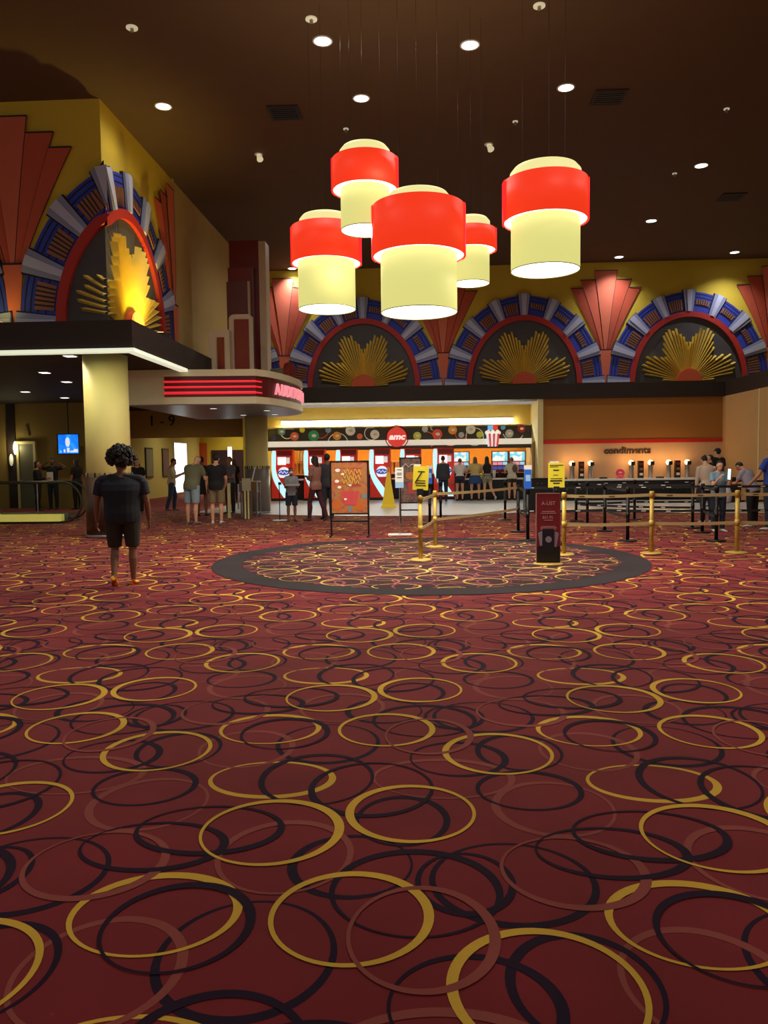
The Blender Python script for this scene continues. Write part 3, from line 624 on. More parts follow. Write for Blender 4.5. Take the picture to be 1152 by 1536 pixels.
x, z = bp(595.4, 655.8); M_lr = mat('lit_red_logo', S(224, 60, 50), .4, emit=S(232, 70, 60), es=.55, var=0)
MB().prism(disc_pts(x, z, .40, 40), -.12, -.0601).build('logo_disc', M_lr, r)
MB().tube([(x + .47*math.cos(a*PI/24), -.07, z + .47*math.sin(a*PI/24)) for a in range(48)], .02, 6, True).build('logo_ring', mat('dark_red_ring', S(120, 40, 36), .5), r)
text('logo_letters', 'amc', .34, mat('lit_white_letter', (1,1,1), .4, emit=(1, .9, .85), es=.8, var=0), r, (x, -.125, z + .01), ext=.006, sx=1.15, shear=.25, bold=.012)
x, z = bp(739, 655); cup = MB()
for i in range(6): a, b = -1 + i/3, -1 + (i+1)/3; cup.mi(i % 2).prism([(x + .2*a, z - .4), (x + .2*b, z - .4), (x + .27*b, z + .12), (x + .27*a, z + .12)], -.16, -.065)
cup.build('bucket_picture', [mat('white_print_glow', (1,1,1), .5, emit=(.85, .9, 1), es=.6, var=0), M_lr], r)  # glow put into the white print to lift it from grey
pc = MB(); pc.mi(0)
for i in range(9): pc.ell((x - .25 + .0625*i, -.11, z + .16 + .04*math.sin(i*2)), .07, .05, .08, 10, 6)
pc.build('popcorn_picture', mat('popcorn_print_glow', (1,1,1), .5, emit=(1, .95, .75), es=.6, var=0), r)  # popcorn print glows by itself, brighter than the light falling on it
MB().box(x - .2, x + .0, -.13, -.02, z + .26, z + .46).mi(1).box(x, x + .2, -.13, -.02, z + .26, z + .46).build('cup_picture', [mat('lit_blue_print', (.2,.5,1), .5, emit=(.2, .55, 1), es=.6, var=0), M_lr], r)

# drink machines with curved glowing side fins
M_fin = mat('lit_ice_fin', (.25, .3, .3), .4, emit=(.52, .90, 1.0), es=1.0, var=0); M_mred = mat('red_machine_enamel', S(214, 40, 30), .3, emit=(1, .05, .02), es=.12, var=.04)
M_mred2 = mat('dark_red_machine_enamel', S(140, 18, 22), .3, var=.04); M_scr = mat('lit_machine_screen', (1,1,1), .4, emit=(.85, .9, 1), es=1.1, var=0)
M_cokeb = mat('lit_blue_badge', S(60, 80, 170), .4, emit=S(80, 100, 190), es=.5, var=.1); M_cokew = mat('lit_white_badge', (1,1,1), .4, emit=(.85, .88, 1), es=.7, var=0)
def machine(px, label, first=[]):
    x = gy(px, 750, 31.0).x
    if first: return dup(first[0], (x, 31.0, .012), label=label)
    r = thing('drink_machine', label, 'drink machine', (x, 31.0, .012), group='tall red self serve drink machines')
    first.append(r); W = .84
    prof = [(0,.1),(0.10,.1),(.10,.9),(.02,1.3),(.0,2.0),(.06,2.06)]
    body = MB()
    ys = [(-.34,.10),(-.34,.62),(-.20,.95),(-.10,1.1),(-.04,1.5),(-.02,2.0),(.05,2.06),(.45,2.06),(.45,.10)]
    n = len(ys); vs = [(-.40, y, z) for y, z in ys] + [(W/2, y, z) for y, z in ys]
    body.add(vs, [tuple(range(n)), tuple(range(2*n-1, n-1, -1))] + [(j, j+n, (j+1) % n + n, (j+1) % n) for j in range(n)]); body.build('machine_body', M_mred, r)
    MB().box(-.43, W/2 + .01, -.36, .45, 0, .1).build('plinth', M_black, r)
    def yfront(z):
        q = [(.10,-.34),(.62,-.34),(.95,-.20),(1.1,-.10),(1.5,-.04),(2.0,-.02),(2.2,-.02)]
        for (z0, y0), (z1, y1) in zip(q, q[1:]):
            if z <= z1: return y0 + (y1-y0)*max(0, z-z0)/(z1-z0)
        return -.02
    K = [(2.02,-.40,-.27),(1.90,-.43,-.25),(1.6,-.44,-.26),(1.25,-.43,-.27),(1.0,-.39,-.20),(.8,-.31,-.06),(.6,-.20,.10),(.4,-.08,.24),(.25,.02,.34),(.13,.10,.38)]
    fin = MB(); NN = 36; P = []
    for i in range(NN + 1):
        z = 2.02 - (2.02-.13)*i/NN
        for (za, a0, b0), (zb2, a1, b1) in zip(K, K[1:]):
            if z >= zb2 - 1e-6: u = (za - z)/(za - zb2); u = u*u*(3-2*u) if False else u; P.append((z, a0+(a1-a0)*u, b0+(b1-b0)*u)); break
    for _ in range(3): P = [P[0]] + [(P[i][0], (P[i-1][1]+P[i][1]+P[i+1][1])/3, (P[i-1][2]+P[i][2]+P[i+1][2])/3) for i in range(1, len(P)-1)] + [P[-1]]
    fin.loft([[(a_, yfront(z)-.06, z), (b_, yfront(z)-.06, z), (b_, yfront(z)-.005, z), (a_, yfront(z)-.005, z)] for z, a_, b_ in P])
    fin.build('glowing_fin', M_fin, r)
    MB().box(-.22, W/2 - .04, -.045, -.02, 1.82, 2.02).build('top_marquee', M_mred2, r)
    MB().box(-.18, .14, -.10, -.03, 1.45, 1.76).build('touch_screen', M_scr, r)
    MB().box(.16, .30, -.09, -.03, 1.5, 1.74).build('side_screen', mat('lit_grey_screen', (.8,.8,.8), .4, emit=(.7,.7,.72), es=.6, var=0), r)
    bd = MB().prism(disc_pts(0.02, 1.12, .23, 28, .24), -.21, -.09).mi(1).prism(disc_pts(.02, 1.14, .25, 20, .11), -.22, -.21).mi(0).tube([(-.16, -.225, 1.12), (-.08, -.225, 1.19), (-.02, -.225, 1.10), (.05, -.225, 1.19), (.12, -.225, 1.10), (.19, -.225, 1.16)], .015, 6).build('round_badge', [M_cokew, M_cokeb], r); bd.location = (.06, 0, 0)
    MB().box(.14, .38, -.40, -.3, .62, .66).build('drip_tray', M_steel, r)
    return r
for px, lab in [(425,'red drink machine with a glowing white fin, leftmost, behind the masked child'),(473,'red drink machine with a glowing white fin, behind the long haired woman'),(521,'red drink machine with a glowing white fin, behind the orange poster'),
                (571,'red drink machine with a glowing white fin, just left of the yellow cone'),(617,'red drink machine with a glowing white fin, behind the brown poster stand'),(666,'red drink machine with a glowing white fin, rightmost, behind the man in dark jacket')]: machine(px, lab)
# counters between
M_ctop = mat('white_counter_top', S(240, 236, 228), .35, var=.03)
def counter(px0, px1, Y0_, Y1_, h, label, seg=.6):
    a, b = gy(px0, 720, Y0_).x, gy(px1, 720, Y0_).x; r = thing('snack_counter', label, 'counter', ((a+b)/2, Y0_, .012)); wdt = b - a
    MB().box(-wdt/2, wdt/2, .04, Y1_ - Y0_, .08, h - .05).box(-wdt/2 + .03, wdt/2 - .03, .09, Y1_ - Y0_, 0, .08).build('cabinet_body', M_black, r)
    MB().box(-wdt/2 - .01, wdt/2 + .01, -.03, Y1_ - Y0_, h - .05, h).build('worktop', M_ctop, r)
    k = max(1, int(wdt / seg))
    for i in range(k):
        x0 = -wdt/2 + wdt*i/k + .015; x1 = -wdt/2 + wdt*(i+1)/k - .015
        d = MB().box(x0, x1, .02, .04, .1, h - .08).build('cabinet_door', mat('black_laminate', S(15, 13, 13), .5), r)
        if wdt > 2: MB().cyl((x1 - .08, .0, h - .2), (x1 - .08, .02, h - .2), .02).build('knob', M_steel, d)
    return r
counter(588, 601, 31.3, 31.9, .85, 'black low snack counter with white top beside the yellow cone', .5)
counter(443, 455, 31.3, 31.9, .85, 'black low snack counter between the two left drink machines', .5)
counter(636, 648, 31.3, 31.9, .85, 'black low snack counter right of the brown poster', .5)
counter(684, 789, 29.95, 30.75, .83, 'long black snack bar counter with white top where four customers lean')
# cup racks / shelves seen on the orange wall
for px, py, w_, lab in [(449, 705, .5, 'wooden cup rack behind the left drink machines'), (598, 708, .8, 'cream cup rack behind the yellow cone'), (453, 680, .3, 'small dark shelf of cups over the left cup rack')]:
    x, z = bp(px, py, 32.6); r = thing('cup_rack', lab, 'rack', (x, 32.6, 1.05 if py > 690 else 1.55)); hh = .55
    f = MB().box(-w_/2, w_/2, 0, .3, 0, .04).box(-w_/2, w_/2, 0, .3, hh - .04, hh).box(-w_/2, -w_/2 + .04, 0, .3, 0, hh).box(w_/2 - .04, w_/2, 0, .3, 0, hh); f.build('rack_frame', M_cream if w_ > .6 else M_gold, r)
    for k in range(max(2, int(w_/.13))): MB().lathe([(.04, .04), (.05, .46)], -w_/2 + .09 + k*.13, .14, 12).build('cup_stack', M_brn if k % 2 else M_cream, r)
# back counter carrying the racks
r = thing('back_counter', 'black back counter under the cup racks along the orange wall', 'counter', (0, 32.5, .012)); MB().box(-6.4, 4.3, 0, .75, 0, 1.0).build('cabinet_body', M_black, r); MB().box(-6.45, 4.33, -.03, .78, 1.0, 1.036).build('worktop', M_ctop, r)
r = thing('cove_light', 'unseen light strip added behind the header board over the drink machines', 'light', (-1.1, 32.45, 2.3)); MB().box(-5.2, 5.2, -.04, .04, 0, .04).build('tube_section', M_tube, r)
lamp('strip_light', 'AREA', (0, 0, -.01), 70, (1, .9, .68), 10.2, sy=.06, parent=r)  # unseen strip, added to brighten the orange back wall
# ordering screens
M_mscr = ramp_mat('lit_menu_picture', [(.05,.3,.9),(.8,.95,1),(.2,.7,.9),(.9,.9,.85),(.1,.5,.2),(.9,.3,.1)], 5, 'cells', .9); M_mtile = mat('lit_pink_tile', (1,.5,.6), .5, emit=(1, .35, .45), es=.6, var=.1); M_mtile2 = mat('lit_cyan_tile', (.5,.9,1), .5, emit=(.35, .75, 1), es=.7, var=.1)
for px, lab in [(692, 'lit ordering screen above the white blouse customer'), (750, 'lit ordering screen, middle one, right of the long black hair'), (776, 'lit ordering screen at the right end above the customer with a backpack')]:
    x = gy(px, 690, 31.4).x; r = thing('ordering_screen', lab, 'screen', (x, 31.4, 1.05), group='red framed ordering screens')
    MB().box(-.34, .34, 0, .12, 0, .86).build('screen_case', M_mred2, r); MB().box(-.3, .3, -.01, .0, .46, .83).build('menu_picture', M_mscr, r)
    for i in range(3):
        MB().box(-.29 + i*.2, -.11 + i*.2, -.012, 0, .30, .42).build('menu_tile', M_mtile2 if i == 2 else M_mtile, r); MB().box(-.29 + i*.2, -.11 + i*.2, -.012, 0, .12, .25).build('menu_tile', M_cokeb, r)
    MB().box(-.05, .05, .02, .1, -1.035, 0).build('stand', M_black, r)
# yellow wet floor cone
p = gz(583, 762); r = thing('floor_cone', 'tall narrow yellow wet floor cone on the tile by the drink machines', 'cone', (p.x, p.y, .012))
M_cone = mat('yellow_cone_plastic', S(226, 186, 20), .5, emit=(.9, .6, .02), es=.2, var=.05)  # weak glow put into the plastic to brighten it; the cone is no lamp
MB().loft([[(sx*w_, sy*w_*.8, z) for sx, sy in ((-1,-1),(1,-1),(1,1),(-1,1))] for w_, z in ((.26,0),(.25,.04),(.2,.12),(.05,1.12),(.045,1.16))]).build('cone_body', M_cone, r)
MB().tube([(-.04,0,1.14),(-.03,0,1.3),(.0,0,1.34),(.03,0,1.3),(.04,0,1.14)], .012, 8).build('handle', M_cone, r)

# ------------------------------------------------------------------ condiment station
r = thing('condiment_counter', 'long black condiment counter with white worktop and rows of small knobs', 'counter', (4.52, 28.7, .012)); cwid = 5.5; hh = .80
MB().box(0, cwid, .04, .79, .1, hh - .07).box(0.03, cwid-.03, .1, .79, 0, .1).build('cabinet_body', M_black, r); MB().box(-.02, cwid + .02, -.02, .79, hh - .07, hh).build('worktop', M_ctop, r)
for i in range(11):
    x0 = i*.5 + .012; x1 = (i+1)*.5 - .012
    for za, zb_ in ((.5, hh - .09), (.12, .48)):
        d = MB().box(x0, x1, .02, .04, za, zb_).build('drawer' if za > .3 else 'cabinet_door', mat('black_laminate', S(15,13,13), .5), r); MB().cyl(((x0+x1)/2, -.005, zb_ - .06), ((x0+x1)/2, .02, zb_ - .06), .022).build('knob', M_steel, d)
M_ball = mat('lit_warm_globe', (1, 1, 1), .4, emit=(1, .62, .26), es=2.6, var=0)
px_l = [(858,'leftmost condiment pump, with lit round top'),(886,'condiment pump right of the first napkin tower, with lit round top'),(947,'condiment pump right of the red round sign, with lit round top'),(976,'condiment pump right of the middle napkin tower, with lit round top'),(1003,'condiment pump left of the last napkin tower, with lit round top'),(1031,'rightmost condiment pump, beside the man in black cap')]
first = None
for px, lab in px_l:
    x = gy(px, 700, 29.1).x; loc = (x, 29.1, .812)
    if first is None:
        first = r = thing('condiment_pump', lab, 'dispenser', loc, group='steel condiment pumps with lit globes')
        MB().lathe([(.10, 0), (.10, .03), (.085, .04), (.085, .46), (.095, .48)], seg=24).build('cylinder', mat('satin_steel', S(150, 146, 140), .4, metal=.5), r, smooth=True)
        MB().ell((0, 0, .57), .10, .10, .10, 20, 12).build('globe', M_ball, r, smooth=True); MB().box(-.03, .11, -.11, -.05, .48, .62).build('pump_bracket', M_black, r)
        MB().cyl((0, -.08, .2), (0, -.2, .17), .012).build('spout', M_steel, r)
        lamp('globe_glow', 'POINT', (-.12, -.05, .66), 9.0, (1, .55, .2), .04, parent=r)
    else: dup(first, loc, label=lab)
for px, lab in [(872,'black napkin tower between the two left pumps'),(961,'black napkin tower, middle of the condiment counter'),(1016,'black napkin tower between the two right pumps')]:
    x = gy(px, 700, 29.1).x; r = thing('napkin_tower', lab, 'dispenser', (x, 29.1, .812), group='black napkin towers')
    MB().box(-.09, .09, -.09, .09, 0, .64).build('tower_case', M_black, r)
    for k, mm in enumerate((M_inkw, M_brn, mat('crimson_label', S(150, 40, 40), .5))): MB().box(-.06, .06, -.096, -.09, .1 + k*.19, .19 + k*.19).build('slot_label', mm, r)
x = gy(930, 700, 29.0).x; r = thing('round_sign', 'small red round sign standing on the condiment counter', 'sign', (x, 28.95, .812))
MB().prism(disc_pts(0, .19, .16, 32), -.02, .02).box(-.15, .15, -.06, .06, 0, .03).build('sign_disc', mat('red_sign_plastic', S(214, 50, 64), .4, emit=(.9, .1, .15), es=.15), r)
MB().prism(disc_pts(0, .22, .06, 20, .03), -.026, -.02).box(-.08, .08, -.026, -.02, .09, .11).build('sign_print', M_inkw, r)
for px, lab in [(845,'black utensil tray at the left end of the condiment counter'),(905,'black utensil tray left of the red round sign'),(990,'black utensil tray between the right pairs of pumps')]:
    x = gy(px, 715, 28.9).x; r = thing('utensil_tray', lab, 'tray', (x, 28.9, .812), group='small black utensil trays'); MB().box(-.13, .13, -.08, .08, 0, .012).box(-.13,.13,-.08,-.07,0,.05).box(-.13,.13,.07,.08,0,.05).box(-.13,-.12,-.07,.07,0,.05).box(.12,.13,-.07,.07,0,.05).build('tray_body', M_black, r)
xa = gy(906, 676, CY).x; xb = gy(976, 676, CY).x
tt = text('wall_lettering', 'condiments', .34, mat('charcoal_letter', S(70, 44, 32), .5), None, ((xa+xb)/2, CY - .02, gy(940, 676, CY).z), ext=.02, bold=.010)
tt.scale.x = (xb - xa) / max(.1, tt.dimensions.x); tag(tt, 'charcoal raised word condiments on the peach wall', 'lettering')
# cabinets near right wall and by the snack bar corner
for px0, px1, Y, hz, lab in [(1052, 1112, 26.6, .83, 'low black cabinet against the right wall behind the family'), (788, 831, 22.6, .95, 'black stand up cabinet behind the yellow notice, at the snack bar corner')]:
    a, b = gy(px0, 730, Y).x, gy(px1, 730, Y).x; r = thing('black_cabinet', lab, 'cabinet', ((a+b)/2, Y, .012 if px0 < 1000 else 0)); ww = (b-a)/2
    MB().box(-ww, ww, 0, .5, .05, hz).box(-ww+.03, ww-.03, .04, .5, 0, .05).build('cabinet_body', M_black, r); MB().box(-ww-.01, ww+.01, -.02, .5, hz, hz+.03).build('cabinet_top', M_blackm, r)
    for sx in (-1, 1): d = MB().box(sx*.01, sx*(ww-.01), -.015, 0, .07, hz-.03).build('cabinet_door', mat('black_laminate', S(15,13,13), .5), r); MB().cyl((sx*.06, -.03, hz-.12), (sx*.06, -.015, hz-.12), .014).build('knob', M_steel, d)
x = RX; r = thing('wall_frame', 'small dark framed notice on the right wall at the picture edge', 'frame', (RX, 24.4, 1.75)); MB().box(-.03, 0, -.25, .25, 0, .45).build('frame', M_black, r); MB().box(-.034, -.03, -.2, .2, .05, .4).build('notice', M_slate, r)
r = thing('narrow_door', 'narrow brown swing panel in the jamb at the snack bar end', 'door', (4.33, 30.6, .012)); MB().box(0, .035, 0, .5, 0, 2.25).build('panel', mat('ochre_door', S(150, 110, 30), .6), r)
MB().box(-.03, 0, .06, .1, 1.0, 1.15).build('handle', M_steel, r)

# ------------------------------------------------------------------ queue posts and belts
def post(name, x, y, lab, grp, m, mb_, H=1.0, R=.032, RB=.17):
    key = (name, m.name, H)
    if key in POSTS: return dup(POSTS[key], (x, y, 0), label=lab)
    r = thing(name, lab, 'queue post', (x, y, 0), group=grp); POSTS[key] = r
    MB().lathe([(RB, 0.008), (RB, .018), (RB - .03, .03), (.05, .036)], seg=32).build('post_base', mb_, r, smooth=True)
    MB().lathe([(R, .034), (R, H - .10)], seg=20).build('pole', m, r, smooth=True)
    MB().lathe([(R + .008, H - .11), (R + .008, H - .02), (R, H)], seg=20).build('belt_head', m, r, smooth=True)
    MB().lathe([(R + .006, .44), (R + .006, .54)], seg=20).build('lower_belt_head', M_blackm if m is M_blackm else m, r, smooth=True)
    return r
POSTS = {}
gold = {}; blk = {}
for k, px, py, lab in [('a',631,841,'brass queue post under the larger yellow notice'),('b',653,821,'brass queue post just right of the one with the yellow notice'),('c',846,833,'brass queue post hidden behind the red standing sign'),('d',977,831,'brass queue post at right, standing free on the carpet'),('e',1105,830,'brass queue post nearest the right picture edge')]:
    p = gz(px, py); gold[k] = (p.x, p.y); post('brass_queue_post', p.x, p.y, lab, 'brass queue posts', M_gold, M_gold)
gold['f'] = (6.35, 12.4)
BP = {'A0': (.42,19.9), 'A1': (2.06,19.73), 'A2': (3.73,19.1), 'A3': (5.22,19.38), 'B0': (.13,18.64), 'B1': (1.98,16.34), 'B2': (3.79,16.35), 'B3': (5.64,15.89), 'C1': (1.94,14.54), 'C2': (3.73,14.3), 'C3': (5.29,14.2), 'D2': (3.83,18.27), 'D3': (5.79,16.9)}
bl = {'A0':'black queue post on the tile edge before the man in dark jacket','A1':'black queue post before the customer in grey shorts','A2':'black queue post farthest back, before the left condiment pumps','A3':'black queue post farthest back, right of the middle','B0':'black queue post with a blue sign, behind the two brass posts','B1':'black queue post left of the red standing sign, second from front','B2':'black queue post in the middle of the right queue','B3':'black queue post by the family, second from front','C1':'black queue post with a blue sign, left of the red standing sign','C2':'black queue post in front row left of the free brass post','C3':'black queue post in front row by the family','D2':'black queue post behind the middle of the right queue','D3':'black queue post farthest back by the family'}
for k, (x, y) in BP.items(): post('black_queue_post', x, y, bl[k], 'black queue posts', M_blackm, M_blackm)
M_bbelt = mat('black_webbing', S(26, 24, 24), .8, var=.1, scale=40)
def belt(a, b, z, m, lab, cat='belt', grp=None, marks=False, th=.05, sag=.015, nm='queue_belt', name_r=.045):
    a, b = Vector((*a, z)), Vector((*b, z)); d = (b - a); Ln = d.length; d.normalize(); a = a + d*name_r; b = b - d*name_r; n = Vector((-d.y, d.x, 0)) * .002; mb = MB(); N_ = 10
    P = [a.lerp(b, i/N_) - Vector((0, 0, sag*4*(i/N_)*(1 - i/N_))) for i in range(N_+1)]
    mb.loft([[p - n - Vector((0,0,th/2)), p + n - Vector((0,0,th/2)), p + n + Vector((0,0,th/2)), p - n + Vector((0,0,th/2))] for p in P])
    c = a.copy(); mb.v = [tuple(Vector(v) - c) for v in mb.v]
    o = mb.build(nm, m, loc=c); tag(o, lab, cat, grp)
    if marks:
        k = 0; nn = Vector((d.y, -d.x, 0)); nn = -nn if nn.y > 0 else nn; s = .25
        while s < Ln - .2:
            u = s / Ln; p = a.lerp(b, u) - Vector((0,0,sag*4*u*(1-u))) - c
            q = MB(); e = d*.045; f = nn*.006
            q.add([p - e + f - Vector((0,0,.008)), p + e + f - Vector((0,0,.008)), p + e + f + Vector((0,0,.008)), p - e + f + Vector((0,0,.008))], [(0,1,2,3)])
            q.build('belt_mark', marks if marks is not True else M_inkw, o); s += .51
    return o
pairs = [('a','b','short tan belt between the two left brass posts'),('c','d','tan belt from the red standing sign to the free brass post'),('d','e','tan belt between the two right brass posts'),('e','f','tan belt leaving the picture at the right edge')]
M_bprint = mat('brown_print', S(90, 70, 40), .7)
for a, b, lab in pairs:
    belt(gold[a], gold[b], .94, M_belt, 'upper ' + lab, grp='tan belts on the brass posts', marks=M_bprint); belt(gold[a], gold[b], .49, M_belt, 'lower ' + lab, grp='tan belts on the brass posts')
belt(gold['b'], BP['B1'], .94, M_belt, 'upper long tan belt crossing in front of the leaning customers', grp='tan belts on the brass posts'); belt(gold['b'], BP['B1'], .49, M_belt, 'lower long tan belt crossing in front of the leaning customers', grp='tan belts on the brass posts')
for a, b, lab in [('A2','A3','black belt between the two farthest posts'),('B1','B2','black belt behind the red standing sign'),('B2','B3','black belt across the middle of the right queue'),('D2','D3','black belt behind the middle row of the queue'),('A2','D2','black belt joining the two far posts'),('B2','C2','black belt running forward beside the free brass post'),('B3','C3','black belt running forward by the family'),('B1','C1','black belt running forward left of the red sign')]:
    for z, h_ in ((.94, 'upper '), (.45, 'lower ')): belt(BP[a], BP[b], z, M_bbelt, h_ + lab, grp='black belts of the queue', marks=True)
for a, b, lab in [('A3', (9.2, 19.6), 'black belt leaving the picture at right, far row'), ('B3', (8.0, 16.2), 'black belt leaving the picture at right, near row')]:
    for z, h_ in ((.94, 'upper '), (.45, 'lower ')): belt(BP[a], b, z, M_bbelt, h_ + lab, grp='black belts of the queue', marks=True)
for x, y, lab in [(9.2, 19.6, 'black queue post outside the picture, far row'), (8.0, 16.2, 'black queue post outside the picture, near row')]: post('black_queue_post', x, y, lab, 'black queue posts', M_blackm, M_blackm)
post('brass_queue_post', 6.35, 12.4, 'brass queue post outside the picture at right', 'brass queue posts', M_gold, M_gold)

# ------------------------------------------------------------------ notices and signs on stands
def notice(x, y, z0, w_, h_, lab, lines, tilt=0, rz=0):
    r = thing('notice_holder', lab, 'notice', (x, y, z0), rz, 'yellow notices on the queue posts')
    MB().box(-.05, .05, -.03, .03, 0, .10).build('bracket', M_black, r)
    sh = MB().box(-w_/2, w_/2, -.02, -.008, .08, .08 + h_); o = sh.build('notice_sheet', M_paper_y, r); o.rotation_euler = (0, tilt, 0)
    MB().box(-w_/2 + .03, w_/2 - .1, -.018, .005, .08 + h_, .11 + h_).build('top_clip', M_white, r)
    for zz, a, b, t in lines:
        q = MB().box(-w_/2 + w_*a, -w_/2 + w_*b, -.024, -.02, .08 + h_*zz - t/2, .08 + h_*zz + t/2).build('printed_line', M_ink, r); q.rotation_euler = (0, tilt, 0)
    return r
x, y = gold['a']; r_ = notice(x - .0, y, 1.0, .235, .36, 'larger yellow paper notice on the left brass post', [(.78,.3,.75,.01),(.4,.2,.8,.008),(.3,.15,.8,.012),(.2,.2,.85,.010)], tilt=math.radians(3))
q = MB(); q.tube([(-.07, -.028, .20), (.03, -.028, .36), (.035, -.028, .365)], .007, 6); q.build('pen_stroke', M_ink, r_)
r_ = None
p = gz(820, 820)
x, y = BP['C1'][0] + .42, 13.9
post('black_queue_post', x, y, 'black queue post carrying the right yellow notice behind the red sign', 'black queue posts', M_blackm, M_blackm)
notice(x, y, 1.0 - .06, .29, .44, 'upright yellow paper notice above the red standing sign', [(.9,.1,.9,.014),(.84,.1,.6,.010),(.7,.3,.65,.022),(.5,.3,.6,.01),(.36,.15,.85,.014),(.27,.12,.85,.026),(.17,.3,.7,.022)])
M_bsign = mat('blue_sign_plastic', S(24, 84, 190), .4, emit=(.02, .15, .6), es=.15)
for k, lab in (('B0', 'blue upright sign box on the post behind the two brass posts'), ('C1', 'blue upright sign box on the black post left of the yellow notice')):
    x, y = BP[k]; w_ = .065 if k == 'B0' else .062; z0 = .98
    r = thing('sign_box', lab, 'sign', (x, y, z0)); MB().box(-w_, w_, -.04, .04, 0, .36).build('sign_case', M_bsign, r); MB().box(-w_-.005, w_+.005, -.045, .045, .36, .44).build('case_cap', M_white, r)
    MB().box(-w_*.7, w_*.7, -.046, -.04, .14, .26).build('sign_print', mat('pale_blue_print', S(150, 190, 230), .5), r)
# white hygiene notice on thin pole
p = gz(600, 803); r = thing('notice_stand', 'white notice on a thin silver pole with flat white base', 'sign', (p.x, p.y, 0))
MB().box(-.24, .24, -.14, .14, .01, .03).build('base_plate', M_white, r); MB().cyl((0, 0, .03), (0, 0, 1.0), .012).build('pole', M_steel, r); MB().box(-.085, .085, -.02, 0, .98, 1.10).mi(1).box(-.085, .085, -.02, 0, 1.10, 1.40).build('notice_panel', [mat('pale_blue_print', S(150,190,230), .5), M_white], r)
for zz in (1.35, 1.28, 1.25, 1.19): MB().box(-.05, .05, -.024, -.02, zz - .008, zz + .008).build('printed_line', M_slate, r)
# red A-LIST standing sign
a = gz(805, 847); b = gz(839.5, 847); wd = b.x - a.x
r = thing('standing_sign', 'dark red standing sign with membership offer on the dark round carpet', 'sign', ((a.x+b.x)/2, a.y, 0))
yb = a.y; top = gy(822, 741, yb).z
MB().lathe([(.21, .008), (.21, .02), (.18, .03)], seg=40).build('base_disc', M_gold, r)
M_sg = mat('burgundy_print', S(134, 26, 38), .4, var=.1, scale=3)
hd = MB().box(-wd/2, wd/2, -.03, .03, .035, .27).mi(1).box(-wd/2, wd/2, -.03, .03, .27, top); hd.build('sign_board', [M_black, M_sg], r)
fr = MB().box(-wd/2 - .008, -wd/2, -.035, .035, .035, top + .008).box(wd/2, wd/2 + .008, -.035, .035, .035, top + .008).box(-wd/2, wd/2, -.035, .035, top, top + .012); fr.build('sign_frame', mat('dull_rose_frame', S(150, 90, 90), .4, metal=.3), r)
M_pk = mat('pink_ink', S(214, 160, 160), .6)
text('sign_text', 'A-LIST', .075, M_pk, r, (0, -.032, top - .135), ext=.001, sx=.95); text('sign_text', '$21.95', .055, M_pk, r, (-.01, -.032, top - .335), ext=.001)
for zz, w_ in ((top-.25,.09),(top-.275,.11),(top-.375,.06),(top-.465,.10),(top-.485,.12),(top-.505,.11)): MB().box(-w_, w_, -.033, -.03, zz - .004, zz + .004).build('printed_line', M_pk, r)
MB().box(-.085, .075, -.045, -.03, .19, .52).build('phone_picture', mat('phone_navy', S(24, 22, 40), .3), r); MB().prism(disc_pts(0, .37, .045, 24), -.05, -.045).build('phone_dot', mat('lilac_print', S(150, 140, 160), .5), r)
MB().prism([(.085, .26), (.115, .26), (.145, .46), (.09, .49)], -.040, -.03).mi(0).prism([(-.15, .46), (-.09, .49), (-.09, .28), (-.12, .28)], -.040, -.03).build('card_picture', mat('lilac_print', S(150,140,160), .5), r)
# poster easels
def easel(pxl, pxr, pyb, pyt, pyp, lab, art, shapes):
    a, b = gz(pxl, pyb), gz(pxr, pyb); Y = a.y; w_ = b.x - a.x; r = thing('poster_stand', lab, 'poster stand', ((a.x+b.x)/2, Y, 0)); zt = gy((pxl+pxr)/2, pyt, Y).z; zp = gy((pxl+pxr)/2, pyp, Y).z
    f = MB(); t = .018
    for s in (-1, 1): f.box(s*w_/2 - t, s*w_/2 + t, -.02, .02, .03, zt)
    f.box(-w_/2, w_/2, -.02, .02, zt - .03, zt).box(-w_/2, w_/2, -.02, .02, zp - .05, zp - .02).box(-w_/2, w_/2, -.015, .015, .30, .33); f.build('stand_frame', M_blackm, r)
    for s in (-1, 1): MB().box(s*w_/2 - .02, s*w_/2 + .02, -.25, .25, .008, .03).build('foot', M_blackm, r)
    p_ = MB().box(-w_/2 + t, w_/2 - t, -.012, .012, zp - .02, zt - .03).build('poster', art, r)
    shapes(r, w_ - .06, zp, zt - .03)
